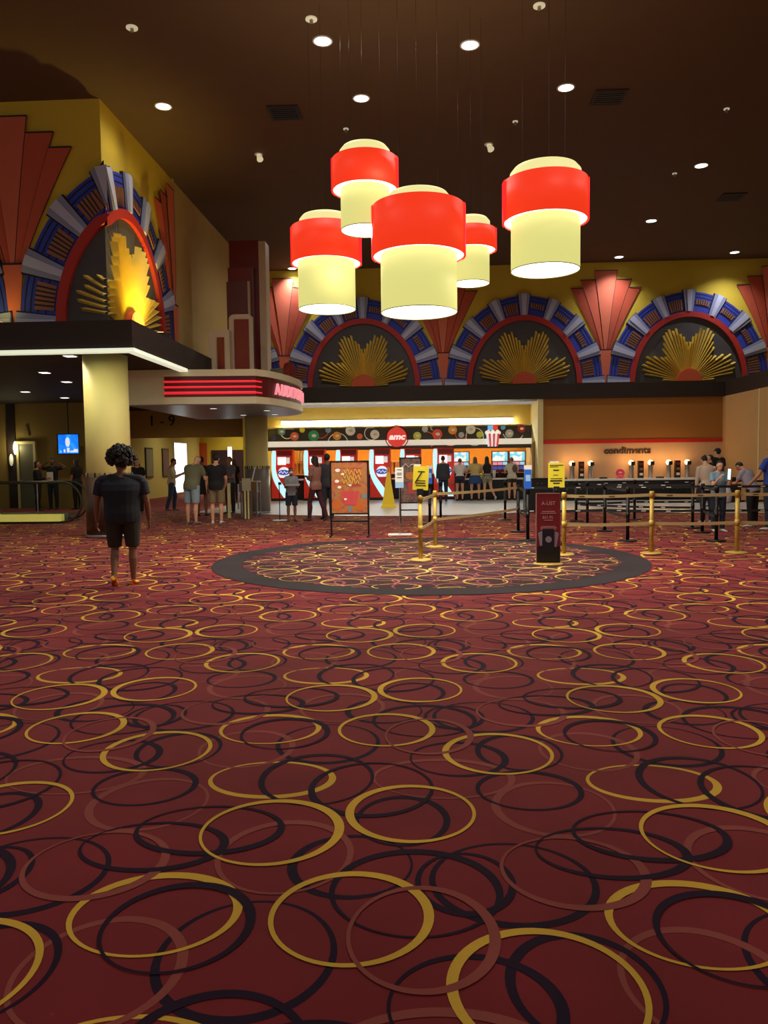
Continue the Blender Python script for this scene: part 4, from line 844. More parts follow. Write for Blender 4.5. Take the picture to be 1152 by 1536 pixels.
def art1(r, w_, z0, z1):
    h_ = z1 - z0; c = mat('gold_print', S(206, 160, 70), .5); pk = mat('rose_print', S(190, 66, 70), .5, var=.2); wt = M_inkw; bl_ = mat('steel_blue_print', S(90, 130, 150), .5)
    MB().prism([(-.18, z0 + .42*h_), (.2, z0 + .42*h_), (.14, z0 + .14*h_), (-.1, z0 + .14*h_)], -.018, -.0125).build('bucket_print', pk, r)
    for i in range(3):
        zz = z0 + (.60 + .10*i)*h_; MB().tube([(-.17 + .03*i + .36*k/30, -.019, zz + .05*math.sin(k*.95 + i) + .02*math.sin(k*.37)) for k in range(31)], .011, 6).build('gold_scroll', c, r)
    for dx, dz, rr in ((-.28,.84,.05),(-.3,.62,.045),(-.24,.5,.04),(-.16,.76,.035),(.02,.54,.03),(-.1,.26,.03)): MB().prism(disc_pts(dx*w_*1.2, z0 + dz*h_, rr, 14, rr*.7), -.02, -.0125).build('cream_blot', wt, r)
    MB().box(-.02, .03, -.016, -.0125, z0, z0 + .13*h_).box(.26, w_/2, -.016, -.0125, z0 + .28*h_, z0 + .36*h_).build('blue_stripe', bl_, r)
    MB().prism(disc_pts(.2, z0 + .12*h_, .1, 20), -.016, -.0125).prism(disc_pts(-.27, z0 + .14*h_, .1, 20), -.016, -.0125).build('orange_blob', mat('orange_print', S(186, 94, 30), .5), r)
    MB().box(-w_*.45, w_*.4, -.017, -.0125, z0 + .88*h_, z0 + .89*h_).box(-w_*.45, 0, -.017, -.0125, z0 + .56*h_, z0 + .57*h_).build('thin_rule', pk, r)
easel(497.5, 553, 805, 691, 768, 'black poster stand with an orange and rose popcorn poster, near the round carpet', ramp_mat('poster_orange_print', [S(150,54,64), S(176,92,52), S(160,116,60), S(160,60,74)], 5, 'noise', 0), art1)
def art2(r, w_, z0, z1):
    h_ = z1 - z0; MB().tube([(-.2, -.018, z0+.8*h_), (-.12, -.018, z0+.88*h_), (-.05, -.018, z0+.8*h_), (.02, -.018, z0+.86*h_), (.16, -.018, z0+.86*h_)], .012, 6).build('white_script', M_inkw, r)
    MB().prism(disc_pts(.0, z0+.6*h_, .13, 8, .1), -.02, -.0125).build('food_picture', mat('amber_print', S(200,120,40), .5), r); MB().box(-.07, .1, -.018, -.0125, z0+.18*h_, z0+.45*h_).build('cup_picture', mat('rose_print', S(190,66,70), .5), r)
easel(601, 632, 784, 686, 752, 'poster stand with a brown snack poster behind the white notice', ramp_mat('poster_brown_print', [S(90,60,60), S(130,110,90), S(96,50,60), S(150,130,110)], 6, 'noise', .04), art2)

# ------------------------------------------------------------------ lower left: escalator end, door, screen, corridor
M_gl = mat('smoky_glass', (.82, .86, .80), .02, trans=1.0, ior=1.08, var=0)
M_skirt = mat('lit_escalator_skirt', S(200, 190, 90), .5, emit=S(196, 186, 90), es=.45, var=.3, scale=3)
def escal(Y, lab, xe, sc=1.0):
    r = thing('escalator_balustrade', lab, 'escalator', (xe, Y, 0), group='glass escalator balustrades at left')
    R = .5; path = [(-9, 0, 1.08)] + [(-.0 - 0 + R*math.sin(t) - .5, 0, .56 + .52*math.cos(t)) for t in [PI*i/14 for i in range(15)]] + [(-.9, 0, .02)]
    pane = [(p[0], p[2]) for p in path] + [(-9, .02)]
    MB().prism(pane, -.006, .006).build('glass_panel', M_gl, r)
    MB().tube(path, .03, 8).build('handrail', mat('black_rubber', S(50, 46, 34), .4), r)
    return r
e0 = gz(116, 786)
r = escal(e0.y + .3, 'near glass escalator balustrade with rounded end at the left edge', e0.x)
MB().box(-9, -.55, -.12, .12, .0, .06).mi(1).box(-9, -.55, -.14, .14, .06, .24).build('lit_skirt', [M_black, M_skirt], r)
for k in range(8): MB().box(-1.2 - k*1.05, -1.18 - k*1.05, -.012, .012, .24, 1.06).build('glass_joint', M_steel, r)
r = escal(e0.y + 1.6, 'far glass escalator balustrade behind the near one', e0.x - .4)
MB().box(-9, -.55, -.1, .1, 0, .2).build('skirt', M_steel, r)
o = MB().box(-9, 0, -.5, .5, 0, .03).build('escalator_landing', mat('dark_steel_comb', S(70, 66, 60), .4, metal=.6), loc=(e0.x - .6, e0.y + .95, 0.0)); tag(o, 'dark ribbed landing plate between the glass balustrades', 'escalator')
# door and notices on the olive wall
xd0, xd1 = gy(31, 700, 27.5).x, gy(53, 700, 27.5).x; zt = gy(42, 662, 27.5).z
d = MB().box(xd0, xd1, 27.42, 27.5, 0, zt - .1).build('door_1', mat('grey_green_door', S(96, 96, 72), .5)); struct(d)
MB().box(xd0 - .08, xd0, 27.38, 27.5, 0, zt).box(xd1, xd1 + .08, 27.38, 27.5, 0, zt).box(xd0, xd1, 27.38, 27.5, zt - .1, zt).build('door_frame', M_cream, d)
MB().cyl((xd0 + .08, 27.36, 1.0), (xd0 + .08, 27.42, 1.0), .03).build('door_handle', M_steel, d)
p = gy(40, 647, 27.5); r = thing('wall_emblem', 'small pale figure emblem on the olive wall above the door', 'sign', (p.x, 27.48, p.z)); MB().prism(disc_pts(0, .12, .06, 16), -.02, 0).prism([(-.1,-.18),(.1,-.18),(.06,.05),(-.06,.05)], -.02, 0).build('figure', mat('dim_emblem', S(140, 120, 70), .5), r)
for px, py, hgt, em, lab in [(23, 672, .30, 1.5, 'bright oval wall sconce left of the grey door'), (17, 690, .26, .35, 'dim oval wall sconce below the bright one')]:
    p = gy(px, py, 27.4); r = thing('wall_sconce', lab, 'lamp', (p.x, 27.4, p.z)); MB().ell((0, 0, 0), .07, .07, hgt/1.2, 16, 10).build('shade', mat('sconce_glass_%d' % (em*10), (1,1,1), .5, emit=(1, .95, .5), es=em, var=0), r, smooth=True); MB().box(-.04, .04, .0, .1, -.06, .06).build('back_plate', M_steel, r)
    if em > 1: lamp('sconce_glow', 'POINT', (0, -.2, 0), 14, (1, .85, .45), .08, parent=r)
a, b = gy(87, 652, 26.8), gy(118, 680, 26.8); r = thing('wall_screen', 'glowing blue screen with a white figure, left of the yellow column', 'screen', ((a.x+b.x)/2, 26.8, b.z)); w_ = (b.x - a.x)/2; h_ = a.z - b.z
MB().box(-w_-.05, w_+.0, 0, .08, -.03, h_ + .03).build('screen_case', M_black, r); MB().box(-w_, w_, -.006, 0, 0, h_).build('picture', ramp_mat('lit_blue_picture', [(.0,.10,.75),(.01,.25,.95),(.05,.45,1)], 1.6, 'noise', 1.0), r)
MB().prism(disc_pts(-.02, h_*.6, .08, 20, .17), -.012, -.006).build('white_figure', M_cokew, r)
for k in range(5): MB().box(-w_*.8 + k*.12, -w_*.8 + k*.15 + .03, -.012, -.006, .04, .10 + .05*(k % 3)).build('screen_mark', M_cokew, r)
MB().cyl((0, .04, h_), (0, .04, LB - b.z - .01), .02).build('ceiling_mount', M_blackm, r)
# corridor
text_o = text('wall_numbers', '1 - 9', .62, mat('black_numeral', S(20, 16, 12), .6), None, (gy(243, 632, 32).x, 31.97, gy(243, 632, 32).z), ext=.02); tag(text_o, 'dark raised numerals one to nine on the corridor header', 'lettering')
for Y, lab in ((34.0, 'dark framed poster on the yellow corridor wall, nearer one'), (36.2, 'dark red framed poster on the yellow corridor wall, farther one')):
    r = thing('framed_poster', lab, 'poster', (LWX, Y, .95)); MB().box(0, .05, -.45, .45, 0, 1.35).build('frame', M_black, r); MB().box(.05, .055, -.38, .38, .07, 1.28).build('print', mat('maroon_print' if Y > 35 else 'grey_print', S(110,40,44) if Y > 35 else S(120,120,100), .4), r)
r = thing('light_panel', 'tall glowing white panel on the corridor wall behind the beige jacket person', 'light', (LWX + .01, 38.4, .1)); MB().box(0, .06, -1.0, 1.0, 0, 2.55).build('panel_case', M_white, r); MB().box(.06, .07, -.95, .95, .05, 2.5).build('diffuser', mat('lit_cold_panel', (1,1,1), .5, emit=(.9, 1, 1), es=2.2, var=0), r)
EY = 42
def epx(px): return gy(px, 700, EY).x
struct(MB().box(epx(300), epx(311), EY-.1, EY, 0, 2.7).build('trim_7', mat('rust_paint', S(190, 80, 30), .6)))
struct(MB().box(epx(318), epx(343), EY-.06, EY, 0, 2.3).build('door_2', mat('maroon_door', S(52, 16, 14), .6)))
struct(MB().box(epx(350), epx(368), EY-.06, EY, 0, 2.3).build('door_3', mat('maroon_door', S(52, 16, 14), .6)))
r = thing('light_panel', 'tall glowing white panel at the corridor end beside the right dark door', 'light', (epx(346), EY - .11, .1)); MB().box(-.12, .12, 0, .1, 0, 2.4).build('panel_case', M_white, r); MB().box(-.11, .11, -.01, 0, .05, 2.35).build('diffuser', mat('lit_cold_panel', (1,1,1), .5), r)
for x, y, lab in [(-10.6, 35, 'corridor ceiling light near the entrance'), (-8.6, 38.5, 'corridor ceiling light in the middle'), (-10.2, 40.6, 'corridor ceiling light near the far doors'), (-8.0, 41.0, 'corridor ceiling light above the right dark door')]:
    dl(x, y, LB, lab, rad=.12, power=150, color=(1, .92, .62), spot=165, grp='ceiling lights in the corridor', nm='corridor_downlight')
for x, y, lab in [(-9.8, 29.6, 'added unseen ceiling light in front of the corridor header, left'), (-7.9, 27.2, 'added unseen ceiling light behind the marquee column')]:
    dl(x, y, LB, lab, rad=.12, power=90, color=(1, .86, .5), spot=165, grp='ceiling lights in the corridor', nm='corridor_downlight')  # both lights are added out of view to brighten the corridor header
# ticket stand group
p = gz(389, 772); r = thing('ticket_podium', 'small wooden ticket podium on metal legs beside the marquee column', 'podium', (p.x + .0, p.y - 1.1, 0))
MB().box(-.21, .21, -.2, .2, .70, 1.0).build('box', mat('podium_wood', S(112, 76, 40), .5, var=.2, scale=12), r); MB().box(-.25, .25, -.23, .23, 1.0, 1.03).build('top', mat('podium_top', S(170, 140, 100), .4), r)
for sx in (-1, 1):
    for sy in (-1, 1): MB().box(sx*.22 - .02, sx*.22 + .02, sy*.2 - .02, sy*.2 + .02, 0, 1.0).build('leg', M_steel, r)
MB().box(-.22, .22, -.2, .2, .12, .15).build('shelf', M_steel, r); MB().cyl((.05, 0, 1.03), (.16, -.05, 1.42), .018).build('scanner_arm', M_white, r)
p = gz(371, 779); r = thing('notice_stand', 'grey paper notice on a striped post left of the ticket podium', 'sign', (p.x, p.y, 0))
MB().box(-.12, .12, -.02, 0, .78, 1.12).build('notice_panel', mat('grey_paper', S(170, 164, 140), .7), r); MB().box(-.13, .13, .01, .05, 0.01, .80).build('backboard', mat('taupe_board', S(90, 76, 56), .6), r)
for sx in (-.05, .04): MB().cyl((sx, 0, 0.01), (sx, 0, .8), .022).build('post', M_cream, r)
for px, py, hh_, w_, lab in [(344.5, 777, .98, .035, 'pale upright barrier board behind the black shirt man'), (358, 764, .85, .02, 'thin silver barrier post between the queue and the column')]:
    p = gz(px, py); r = thing('barrier_post', lab, 'post', (p.x, p.y, 0)); MB().box(-w_, w_, -.05, .05, 0.008, hh_).build('upright', M_cream if w_ > .03 else M_steel, r); MB().box(-w_ - .03, w_ + .03, -.1, .1, 0, .008).build('foot_plate', M_steel, r)
p = gz(420, 781); r = thing('hand_stand', 'thin dark pole with pale oval base beside the masked child', 'stand', (p.x, p.y, 0)); MB().lathe([(.2, .008), (.19, .022)], seg=32).build('base', M_white, r); MB().cyl((0, 0, .02), (0, 0, .95), .012).build('pole', M_blackm, r); MB().box(-.02, .05, -.04, .04, .95, 1.02).build('pole_head', M_blackm, r)
# ------------------------------------------------------------------ people
SK = {k: mat('skin_' + k, S(*v), .55, var=.05, scale=30) for k, v in dict(light=(214,160,130), tan=(180,124,92), brown=(120,78,56)).items()}
def cloth(name, rgb, var=.12, rough=.85): return mat('cloth_' + name, S(*rgb), rough, var=var, scale=14, bump=.15)
M_hair = mat('dark_hair', S(26, 20, 17), .6, var=.3, scale=60, bump=.4)
def remesh(o, vox, it=4, fac=.6):
    m = o.modifiers.new('Remesh', 'REMESH'); m.mode = 'VOXEL'; m.voxel_size = vox; m.use_smooth_shade = True
    s = o.modifiers.new('Smooth', 'SMOOTH'); s.iterations = it; s.factor = fac
def rx(v, a): c, s = math.cos(a), math.sin(a); return Vector((v.x, v.y*c - v.z*s, v.y*s + v.z*c))
def person(label, px, pyf, H, face, top=('tee', 'x'), bottom=('shorts', 'x'), hair='short', skin='light', haircol=None, lean=0.0, head=0.0, turn=0.0,
           armL=None, armR=None, legL=None, legR=None, build=1.0, fem=False, shoes=None, vox=.010, mask=False, cap=None, hs=1.0, at=None, feet=None, stance=.055, group=None, strap=None):
    """lean, head: forward bend in degrees; arms, legs: (upper dir, lower dir) with x outwards, y forwards, z up"""
    D = lambda a: math.radians(a)
    p = gz(px, pyf) if at is None else Vector(at)
    root = thing('person', label, 'person', (p.x, p.y, p.z), D(face), group)
    h = lambda v: v * H
    armL = armL or ((.16, .0, -1), (.06, .18, -1)); armR = armR or ((.16, .0, -1), (.06, .18, -1))
    legL = legL or ((.03, .0, -1), (.0, -.03, -1)); legR = legR or ((.03, .0, -1), (.0, -.03, -1))
    J = {}
    pel = Vector((0, 0, h(.53)))
    def bend(v): return pel + rx(v - pel, -D(lean))
    legs = {}
    for s, L in ((-1, legL), (1, legR)):
        a = Vector((s*h(stance), 0, h(.505))); u = Vector((s*L[0][0], L[0][1], L[0][2])).normalized(); l = Vector((s*L[1][0], L[1][1], L[1][2])).normalized()
        k = a + u*h(.235); an = k + l*h(.235); legs[s] = [a, k, an, l]
    drop = min(v[2].z for v in legs.values()) - h(.042)
    for v in legs.values():
        for i in range(3): v[i] = v[i] - Vector((0, 0, drop))
    pel = pel - Vector((0, 0, drop)); off = Vector((0, 0, -drop))
    def T(x, y, z): return pel + rx(Vector((h(x), h(y), h(z) - h(.53))), -D(lean))
    # sections: z, half width, half depth, y
    wst = .062 if fem else .074
    b2 = max(1.0, build)**.6
    secs = [(.475,.070*b2,.052*b2,0),(.51,.090*b2,.064*b2,-.004),(.55,(.092 if fem else .088)*b2,.066*b2,-.006),(.61,wst*build,.056*build,0),(.66,.076*build,.060*build,.0),(.72,.090*build,.066*build,.004),(.765,.094*build,.060*build**.7,0),(.800,.080*build,.048,-.004),(.825,.045,.038,-.006)]
    def ringp(z, a, b, y, sc=1.0, ad=0.0, n=20): return [T((a*sc + ad)*math.cos(2*PI*i/n), y + (b*sc + ad)*math.sin(2*PI*i/n), z) for i in range(n)]
    mb = MB(); mb.loft([ringp(*s) for s in secs])
    hc = T(0, .012, .925)
    def Hd(v):                                 # head local (units of H) -> world of the person
        v = Vector(v); a = D(turn); v = Vector((v.x*math.cos(a) - v.y*math.sin(a), v.x*math.sin(a) + v.y*math.cos(a), v.z))
        w = rx(Vector((v.x, v.y, v.z + .075)), -D(head)); w = w - Vector((0, 0, .075))
        return hc + rx((w + Vector((0, 0, .075))) * hs - Vector((0, 0, .075)), -D(lean)) * H
    for s in (-1, 1): mb.caps(T(s*.02, -.008, .835), T(s*.088*build, -.004, .798), h(.026), h(.030))
    mb.caps(T(0, -.008, .80), Hd((0, -.006, -.04)), h(.033), h(.030))
    def hell(m_, c, a, b, z, seg=18, rg=12, fn=None):
        o = MB(); o.ell((0, 0, 0), a, b, z, seg, rg, fn); m_.add([Hd(Vector(c) + Vector(v)) for v in o.v], o.f)
    hell(mb, (0, -.004, .012), .043, .052, .055); hell(mb, (0, .012, -.022), .036, .038, .045); hell(mb, (0, .022, -.046), .020, .022, .017)
    mb.caps(Hd((0, .050, .012)), Hd((0, .060, -.010)), h(.005), h(.008)); mb.caps(Hd((-.011, .050, -.030)), Hd((.011, .050, -.030)), h(.005), h(.005))
    for s in (-1, 1): hell(mb, (s*.045, -.004, -.002), .006, .011, .017, 10, 6)
    for s in (-1, 1): mb.caps(Hd((s*.008, .046, .018)), Hd((s*.026, .042, .018)), h(.006), h(.005))
    # arms
    arms = {}
    for s, A in ((-1, armL), (1, armR)):
        sh = T(s*.098*build, -.002, .79); u = Vector((s*A[0][0], A[0][1], A[0][2])).normalized(); l = Vector((s*A[1][0], A[1][1], A[1][2])).normalized()
        el = sh + u*h(.165); wr = el + l*h(.145); arms[s] = (sh, el, wr, l)
        mb.caps(sh, el, h(.029)*build**.5, h(.021)); mb.caps(el, el.lerp(wr, .4), h(.021), h(.022)); mb.caps(el.lerp(wr, .35), wr, h(.022), h(.0145))
        side = Vector((s, 0, 0)); side = (side - l*side.dot(l)); side = side.normalized() if side.length > .05 else Vector((0, 0, 1)); fw = l.cross(side).normalized()
        if fw.y < 0: fw = -fw
        pc = wr + l*h(.052)
        for q in (-1.2, -.4, .4, 1.2): mb.caps(wr + fw*h(.006)*q, pc + fw*h(.010)*q, h(.0085), h(.0080), 8, 2)
        curl = -side
        for q, ln in ((-1.35, .034), (-.45, .041), (.45, .044), (1.35, .039)):
            f0 = pc + fw*h(.0105)*q; f1 = f0 + (l + curl*.25).normalized()*h(ln*.5); f2 = f1 + (l + curl*.9).normalized()*h(ln*.5)
            r0 = max(.0049*H, .0055); mb.caps(f0, f1, r0, r0*.95, 8, 2); mb.caps(f1, f2, r0*.95, r0*.8, 8, 2)
        t0 = wr + l*h(.012) + fw*h(.012); t1 = t0 + (l*.7 + fw*.8).normalized()*h(.026); t2 = t1 + (l + fw*.2 + curl*.3).normalized()*h(.018)
        mb.caps(t0, t1, h(.0075), h(.006), 8, 2); mb.caps(t1, t2, h(.006), h(.005), 8, 2)
    for s, (a, k, an, l) in legs.items():
        mb.caps(a, k, h(.050)*build**.6, h(.031)); m_ = k.lerp(an, .32) + Vector((0, -h(.008), 0)); mb.caps(k, m_, h(.030), h(.032)); mb.caps(m_, an, h(.032), h(.019))
        fd = Vector((s*.15, 1, 0)).normalized() if abs(l.z) > .8 and an.z < h(.06) else (Vector((0, -l.z, l.y))).normalized()
        fd = fd if fd.y > 0 or fd.z < 0 else -fd
        dn = Vector((0, 0, -1)) if an.z < h(.06) else l
        mb.caps(an + dn*h(.02) - fd*h(.01), an + fd*h(.085) + dn*h(.028), h(.017), h(.012)); legs[s] = (a, k, an, l, fd, dn)
    body = mb.build('body', SK[skin], root); remesh(body, vox, 3)
    if (not fem) or True:
        for s in (-1, 1):
            e = MB(); o = MB().ell((0,0,0), .0065, .005, .0045, 10, 6); e.add([Hd(Vector((s*.018, .0475, .008)) + Vector(v)) for v in o.v], o.f); e.build('eye', M_ink, root, smooth=True)
    # clothes
    def tubec(m_, a, b, r0, r1, n=16):
        d = (b - a).normalized(); x = d.orthogonal().normalized(); y = d.cross(x)
        m_.loft([[c + (x*math.cos(2*PI*i/n) + y*math.sin(2*PI*i/n))*r for i in range(n)] for c, r in ((a, r0), (a.lerp(b, .5), (r0+r1)/2), (b, r1))])
    kind, cm = top
    if kind != 'none':
        t = MB(); hem = {'tee': .475, 'jacket': .46, 'tank': .52, 'crop': .56, 'dress': .50, 'long': .44}[kind]
        ss = [s for s in secs if s[0] > hem + .01]; base = [s for s in secs if s[0] <= hem + .01][-1] if any(s[0] <= hem + .01 for s in secs) else secs[1]
        bag = .014 if kind != 'tank' else .006
        tops = ringp(.824, .054, .046, -.006, 1, .004)
        rs = [ringp(hem, max(base[1], .088*b2)*1.02, max(base[2], .066*b2)*1.02, base[3], 1, bag)] + [ringp(s[0], max(s[1], (.0 if fem else .084*b2) if s[0] < .7 else 0), s[2], s[3], 1.05, bag if s[0] < .78 else .012) for s in ss if s[0] < .82] + [tops]
        if kind == 'dress': rs = [ringp(.36, .12, .09, 0), ringp(.44, .11, .085, 0)] + rs
        t.loft(rs)
        for s in (-1, 1):
            sh, el, wr, l = arms[s]
            if kind in ('tee', 'crop', 'dress'): tubec(t, sh + (el-sh)*.02, sh.lerp(el, .64), h(.036)*build**.5, h(.036)*build**.4); t.ell(sh, h(.034)*build**.5, h(.034), h(.031), 14, 8); t.caps(T(s*.035, -.008, .815), T(s*.088*build, -.004, .797), h(.036), h(.043))
            elif kind in ('jacket', 'long'):
                tubec(t, sh - (el-sh)*.12, el, h(.041)*build**.5, h(.031)); t.ell(sh, h(.039)*build**.5, h(.038), h(.036), 14, 8); t.ell(el, h(.031), h(.031), h(.031), 14, 8); tubec(t, el, el.lerp(wr, .95), h(.030), h(.022))
            else: tubec(t, T(s*.055, 0, .77), T(s*.055, -.005, .825), h(.022), h(.018))
        remesh(t.build({'tee': 'shirt', 'jacket': 'jacket', 'tank': 'tank_top', 'crop': 'blouse', 'dress': 'dress', 'long': 'sweater'}[kind], cm, root), vox * 1.15, 3)
    kind, cm = bottom
    if kind != 'none':
        t = MB(); rel = lambda z, a, b: ringp(z, a, b, -.004, 1.0, .006)
        t.loft([rel(.465,.084*b2,.062*b2), rel(.51,.095*b2,.069*b2), rel(.55,.095*b2,.071*b2), rel(.60,.080*build,.062*max(1, build*.95))])
        if kind == 'skirt': kb = build**.7; ks = (stance - .055)*1.2; t.loft([ringp(.375, .112*kb + ks, .088*kb, 0), ringp(.46, .108*kb + ks, .084*kb, 0), ringp(.52, .100*kb + ks*.6, .076, 0), ringp(.58, .084*kb, .066, 0)])
        else:
            fr = {'shorts': .92, 'short_shorts': .42, 'trousers': 2, 'leggings': 2}[kind]
            for s in (-1, 1):
                a, k, an, l, fd, dn = legs[s]; w0, w1 = (.060, .052) if kind in ('shorts', 'trousers') else (.056, .040)
                w0 *= build**.5
                if fr <= 1: tubec(t, a + (a-k)*.12, a.lerp(k, fr), h(w0), h(w1 if kind == 'shorts' else .058))
                else:
                    w2 = .034 if kind == 'trousers' else .024; wk = .043 if kind == 'trousers' else .035
                    cf = k.lerp(an, .32) + Vector((0, -h(.008), 0)); rc_ = .040
                    tubec(t, a + (a-k)*.12, k, h(w0), h(wk)); t.caps(k, cf, h(max(wk, .036)), h(rc_)); tubec(t, cf, an + l*h(.005), h(rc_), h(max(w2, .027)))
        remesh(t.build({'shorts': 'shorts', 'short_shorts': 'shorts', 'trousers': 'trousers', 'leggings': 'leggings', 'skirt': 'skirt'}[kind], cm, root), vox * 1.1, 3)
    for s in (-1, 1):
        a, k, an, l, fd, dn = legs[s]; sm = shoes or cloth('black_shoe', (30, 28, 28)); t = MB(); sd = fd.cross(dn).normalized()
        base = an + dn*h(.040); P = [(-.032,.018,.036),(-.012,.021,.040),(.03,.023,.032),(.07,.027,.022),(.098,.022,.014),(.112,.010,.008)]
        t.loft([[base + fd*h(q) + sd*h(w_)*math.cos(2*PI*i/14) - dn*h(hh_)*(.5 + .5*math.sin(2*PI*i/14)) for i in range(14)] for q, w_, hh_ in P])
        t.build('shoe', sm, root, smooth=True)
    # hair
    hm = haircol or M_hair
    if hair != 'none':
        t = MB()
        def fr_(v):
            if v.y > 0 and v.z < .022: v = Vector((v.x*.82, v.y*.55, v.z))
            return v
        hell(t, (0, -.010, .018), .048, .056, .057, 22, 16, fr_)
        if hair == 'curly':
            rg = random.Random(5)
            for i in range(260):
                a = rg.uniform(0, 2*PI); z = rg.uniform(-.6, 1); c = math.sqrt(1 - z*z); y = math.sin(a)*c
                if y > .35 and z < .35: continue
                R = rg.uniform(1.0, 1.42); hell(t, (.060*math.cos(a)*c*R, -.012 + .064*y*R, .028 + .058*z*R), *(rg.uniform(.009, .019),)*3, 7, 5)
        if hair in ('long', 'bob'):
            z1 = -.21 if hair == 'long' else -.085
            P = [(.03, .046, .045, -.012), (-.03, .052, .036, -.026), (-.08, .058, .026, -.040), (z1, .040 if hair == 'long' else .05, .016, -.058 if hair == 'long' else -.035)]
            t.loft([[Hd((w_*math.cos(2*PI*i/16), y_ + d_*math.sin(2*PI*i/16), z_)) for i in range(16)] for z_, w_, d_, y_ in P])
        if hair == 'bun': hell(t, (0, -.062, .035), .022, .022, .024)
        if hair == 'tail': t.caps(Hd((0, -.062, .02)), Hd((0, -.082, -.09)), h(.016), h(.008))
        o = t.build('hair', hm, root)
        remesh(o, vox * .9, 2 if hair != 'curly' else 1)
        if hair == 'curly':
            tx = bpy.data.textures.new('curls', 'CLOUDS'); tx.noise_scale = .022; tx.noise_depth = 2
            dm = o.modifiers.new('Curls', 'DISPLACE'); dm.texture = tx; dm.strength = .05; dm.mid_level = .45; dm.texture_coords = 'LOCAL'
    if cap:
        t = MB(); hell(t, (0, -.004, .030), .051, .058, .050, 20, 14, lambda v: Vector((v.x, v.y, max(v.z, -.008)))); hell(t, (0, .062, .026), .036, .034, .005, 14, 6); t.build('cap', cap, root, smooth=True)
    if mask:
        t = MB(); hell(t, (0, .030, -.020), .036, .036, .028, 16, 10); t.build('face_mask', M_white, root, smooth=True)
    root['_a'] = 0; del root['_a']
    J.update(arms=arms, legs=legs, Hd=Hd, T=T, root=root, H=H)
    return J
def world(J, v): r = J['root']; return Matrix.Translation(r.location) @ Matrix.Rotation(r.rotation_euler.z, 4, 'Z') @ v
c_navy = cloth('navy', (26, 30, 50)); c_blk = cloth('black', (24, 22, 25)); c_olv = cloth('sage', (106, 106, 80)); c_beige = cloth('beige', (196, 180, 142)); c_ltb = cloth('light_blue', (140, 160, 175))
c_kh = cloth('khaki', (128, 110, 82)); c_jean = cloth('denim', (58, 72, 98)); c_djean = cloth('dark_denim', (34, 40, 58)); c_mar = cloth('maroon', (72, 26, 38)); c_grey = cloth('grey', (130, 132, 140)); c_dgrey = cloth('charcoal', (56, 56, 62))
c_wht = cloth('off_white', (222, 214, 205)); c_mus = cloth('straw', (206, 178, 110)); c_roy = cloth('royal_blue', (36, 62, 150)); c_lav = cloth('lavender_grey', (150, 144, 160)); c_pink = cloth('dusty_pink', (150, 104, 90)); c_dkol = cloth('dark_olive', (40, 36, 26))
c_crm = cloth('cream', (206, 198, 170)); c_gsh = cloth('stone', (142, 140, 120)); M_shW = cloth('white_shoe', (205, 205, 205)); M_shG = cloth('grey_shoe', (120, 112, 108)); M_shB = cloth('tan_shoe', (84, 60, 50)); M_brh = mat('brown_hair', S(110, 84, 60), .6, var=.3, scale=60, bump=.3)
M_shO = ramp_mat('cloth_orange_shoe', [S(230,60,20), S(240,140,20), S(235,200,40), S(220,50,30)], 22, 'cells', 0)
PRT = (.04, .02, -1)
# the walking person
person('person walking away, curly dark hair, navy t-shirt, dark shorts, orange shoes', 187, 877, 1.64, 16, ('tee', cloth('midnight', (18, 20, 34))), ('shorts', c_dkol), 'curly', 'brown', hs=1.18, build=1.52, vox=.0065,
       legL=((.0, .12, -1), (.0, -.62, -1)), legR=((.02, .03, -1), (.0, -.06, -1)), armL=((.22, .06, -1), (.06, .30, -1)), armR=((.22, -.06, -1), (.05, .35, -1)), shoes=M_shO, stance=.064, lean=2)
# behind him
person('person in black with dark hair, mostly hidden behind the walking person', 208, 770, 1.72, 200, ('tee', c_blk), ('trousers', c_blk), 'bob', 'light', vox=.012, fem=True)
# three by the escalator
J = person('person in dark clothes holding a white paper, standing by the grey door', 58, 766, 1.70, -75, ('jacket', c_blk), ('trousers', c_blk), 'bob', 'tan', vox=.012, fem=True, armL=((.1, .3, -1), (-.2, 1, .1)), armR=((.1, .3, -1), (-.2, 1, .1)))
person('person in a long dark top standing with both hands behind the head', 81, 764, 1.80, 180, ('tee', c_blk), ('trousers', c_djean), 'short', 'brown', vox=.012, armL=((1, .05, .12), (-.85, -.1, .55)), armR=((1, .05, .12), (-.85, -.1, .55)))
person('person in black seen from the side, just left of the yellow column', 117, 764, 1.76, 70, ('tee', c_blk), ('trousers', c_blk), 'bob', 'tan', vox=.012, fem=True, armL=((.12, .1, -1), (.0, .5, -1)))
o = MB().box(-.11, .11, -.006, .006, -.15, .15).build('paper_sheet', M_white); o.location = world(J, J['arms'][1][2] + Vector((-.10, .10, .06))); tag(o, 'white paper sheet held by the person near the grey door', 'paper')
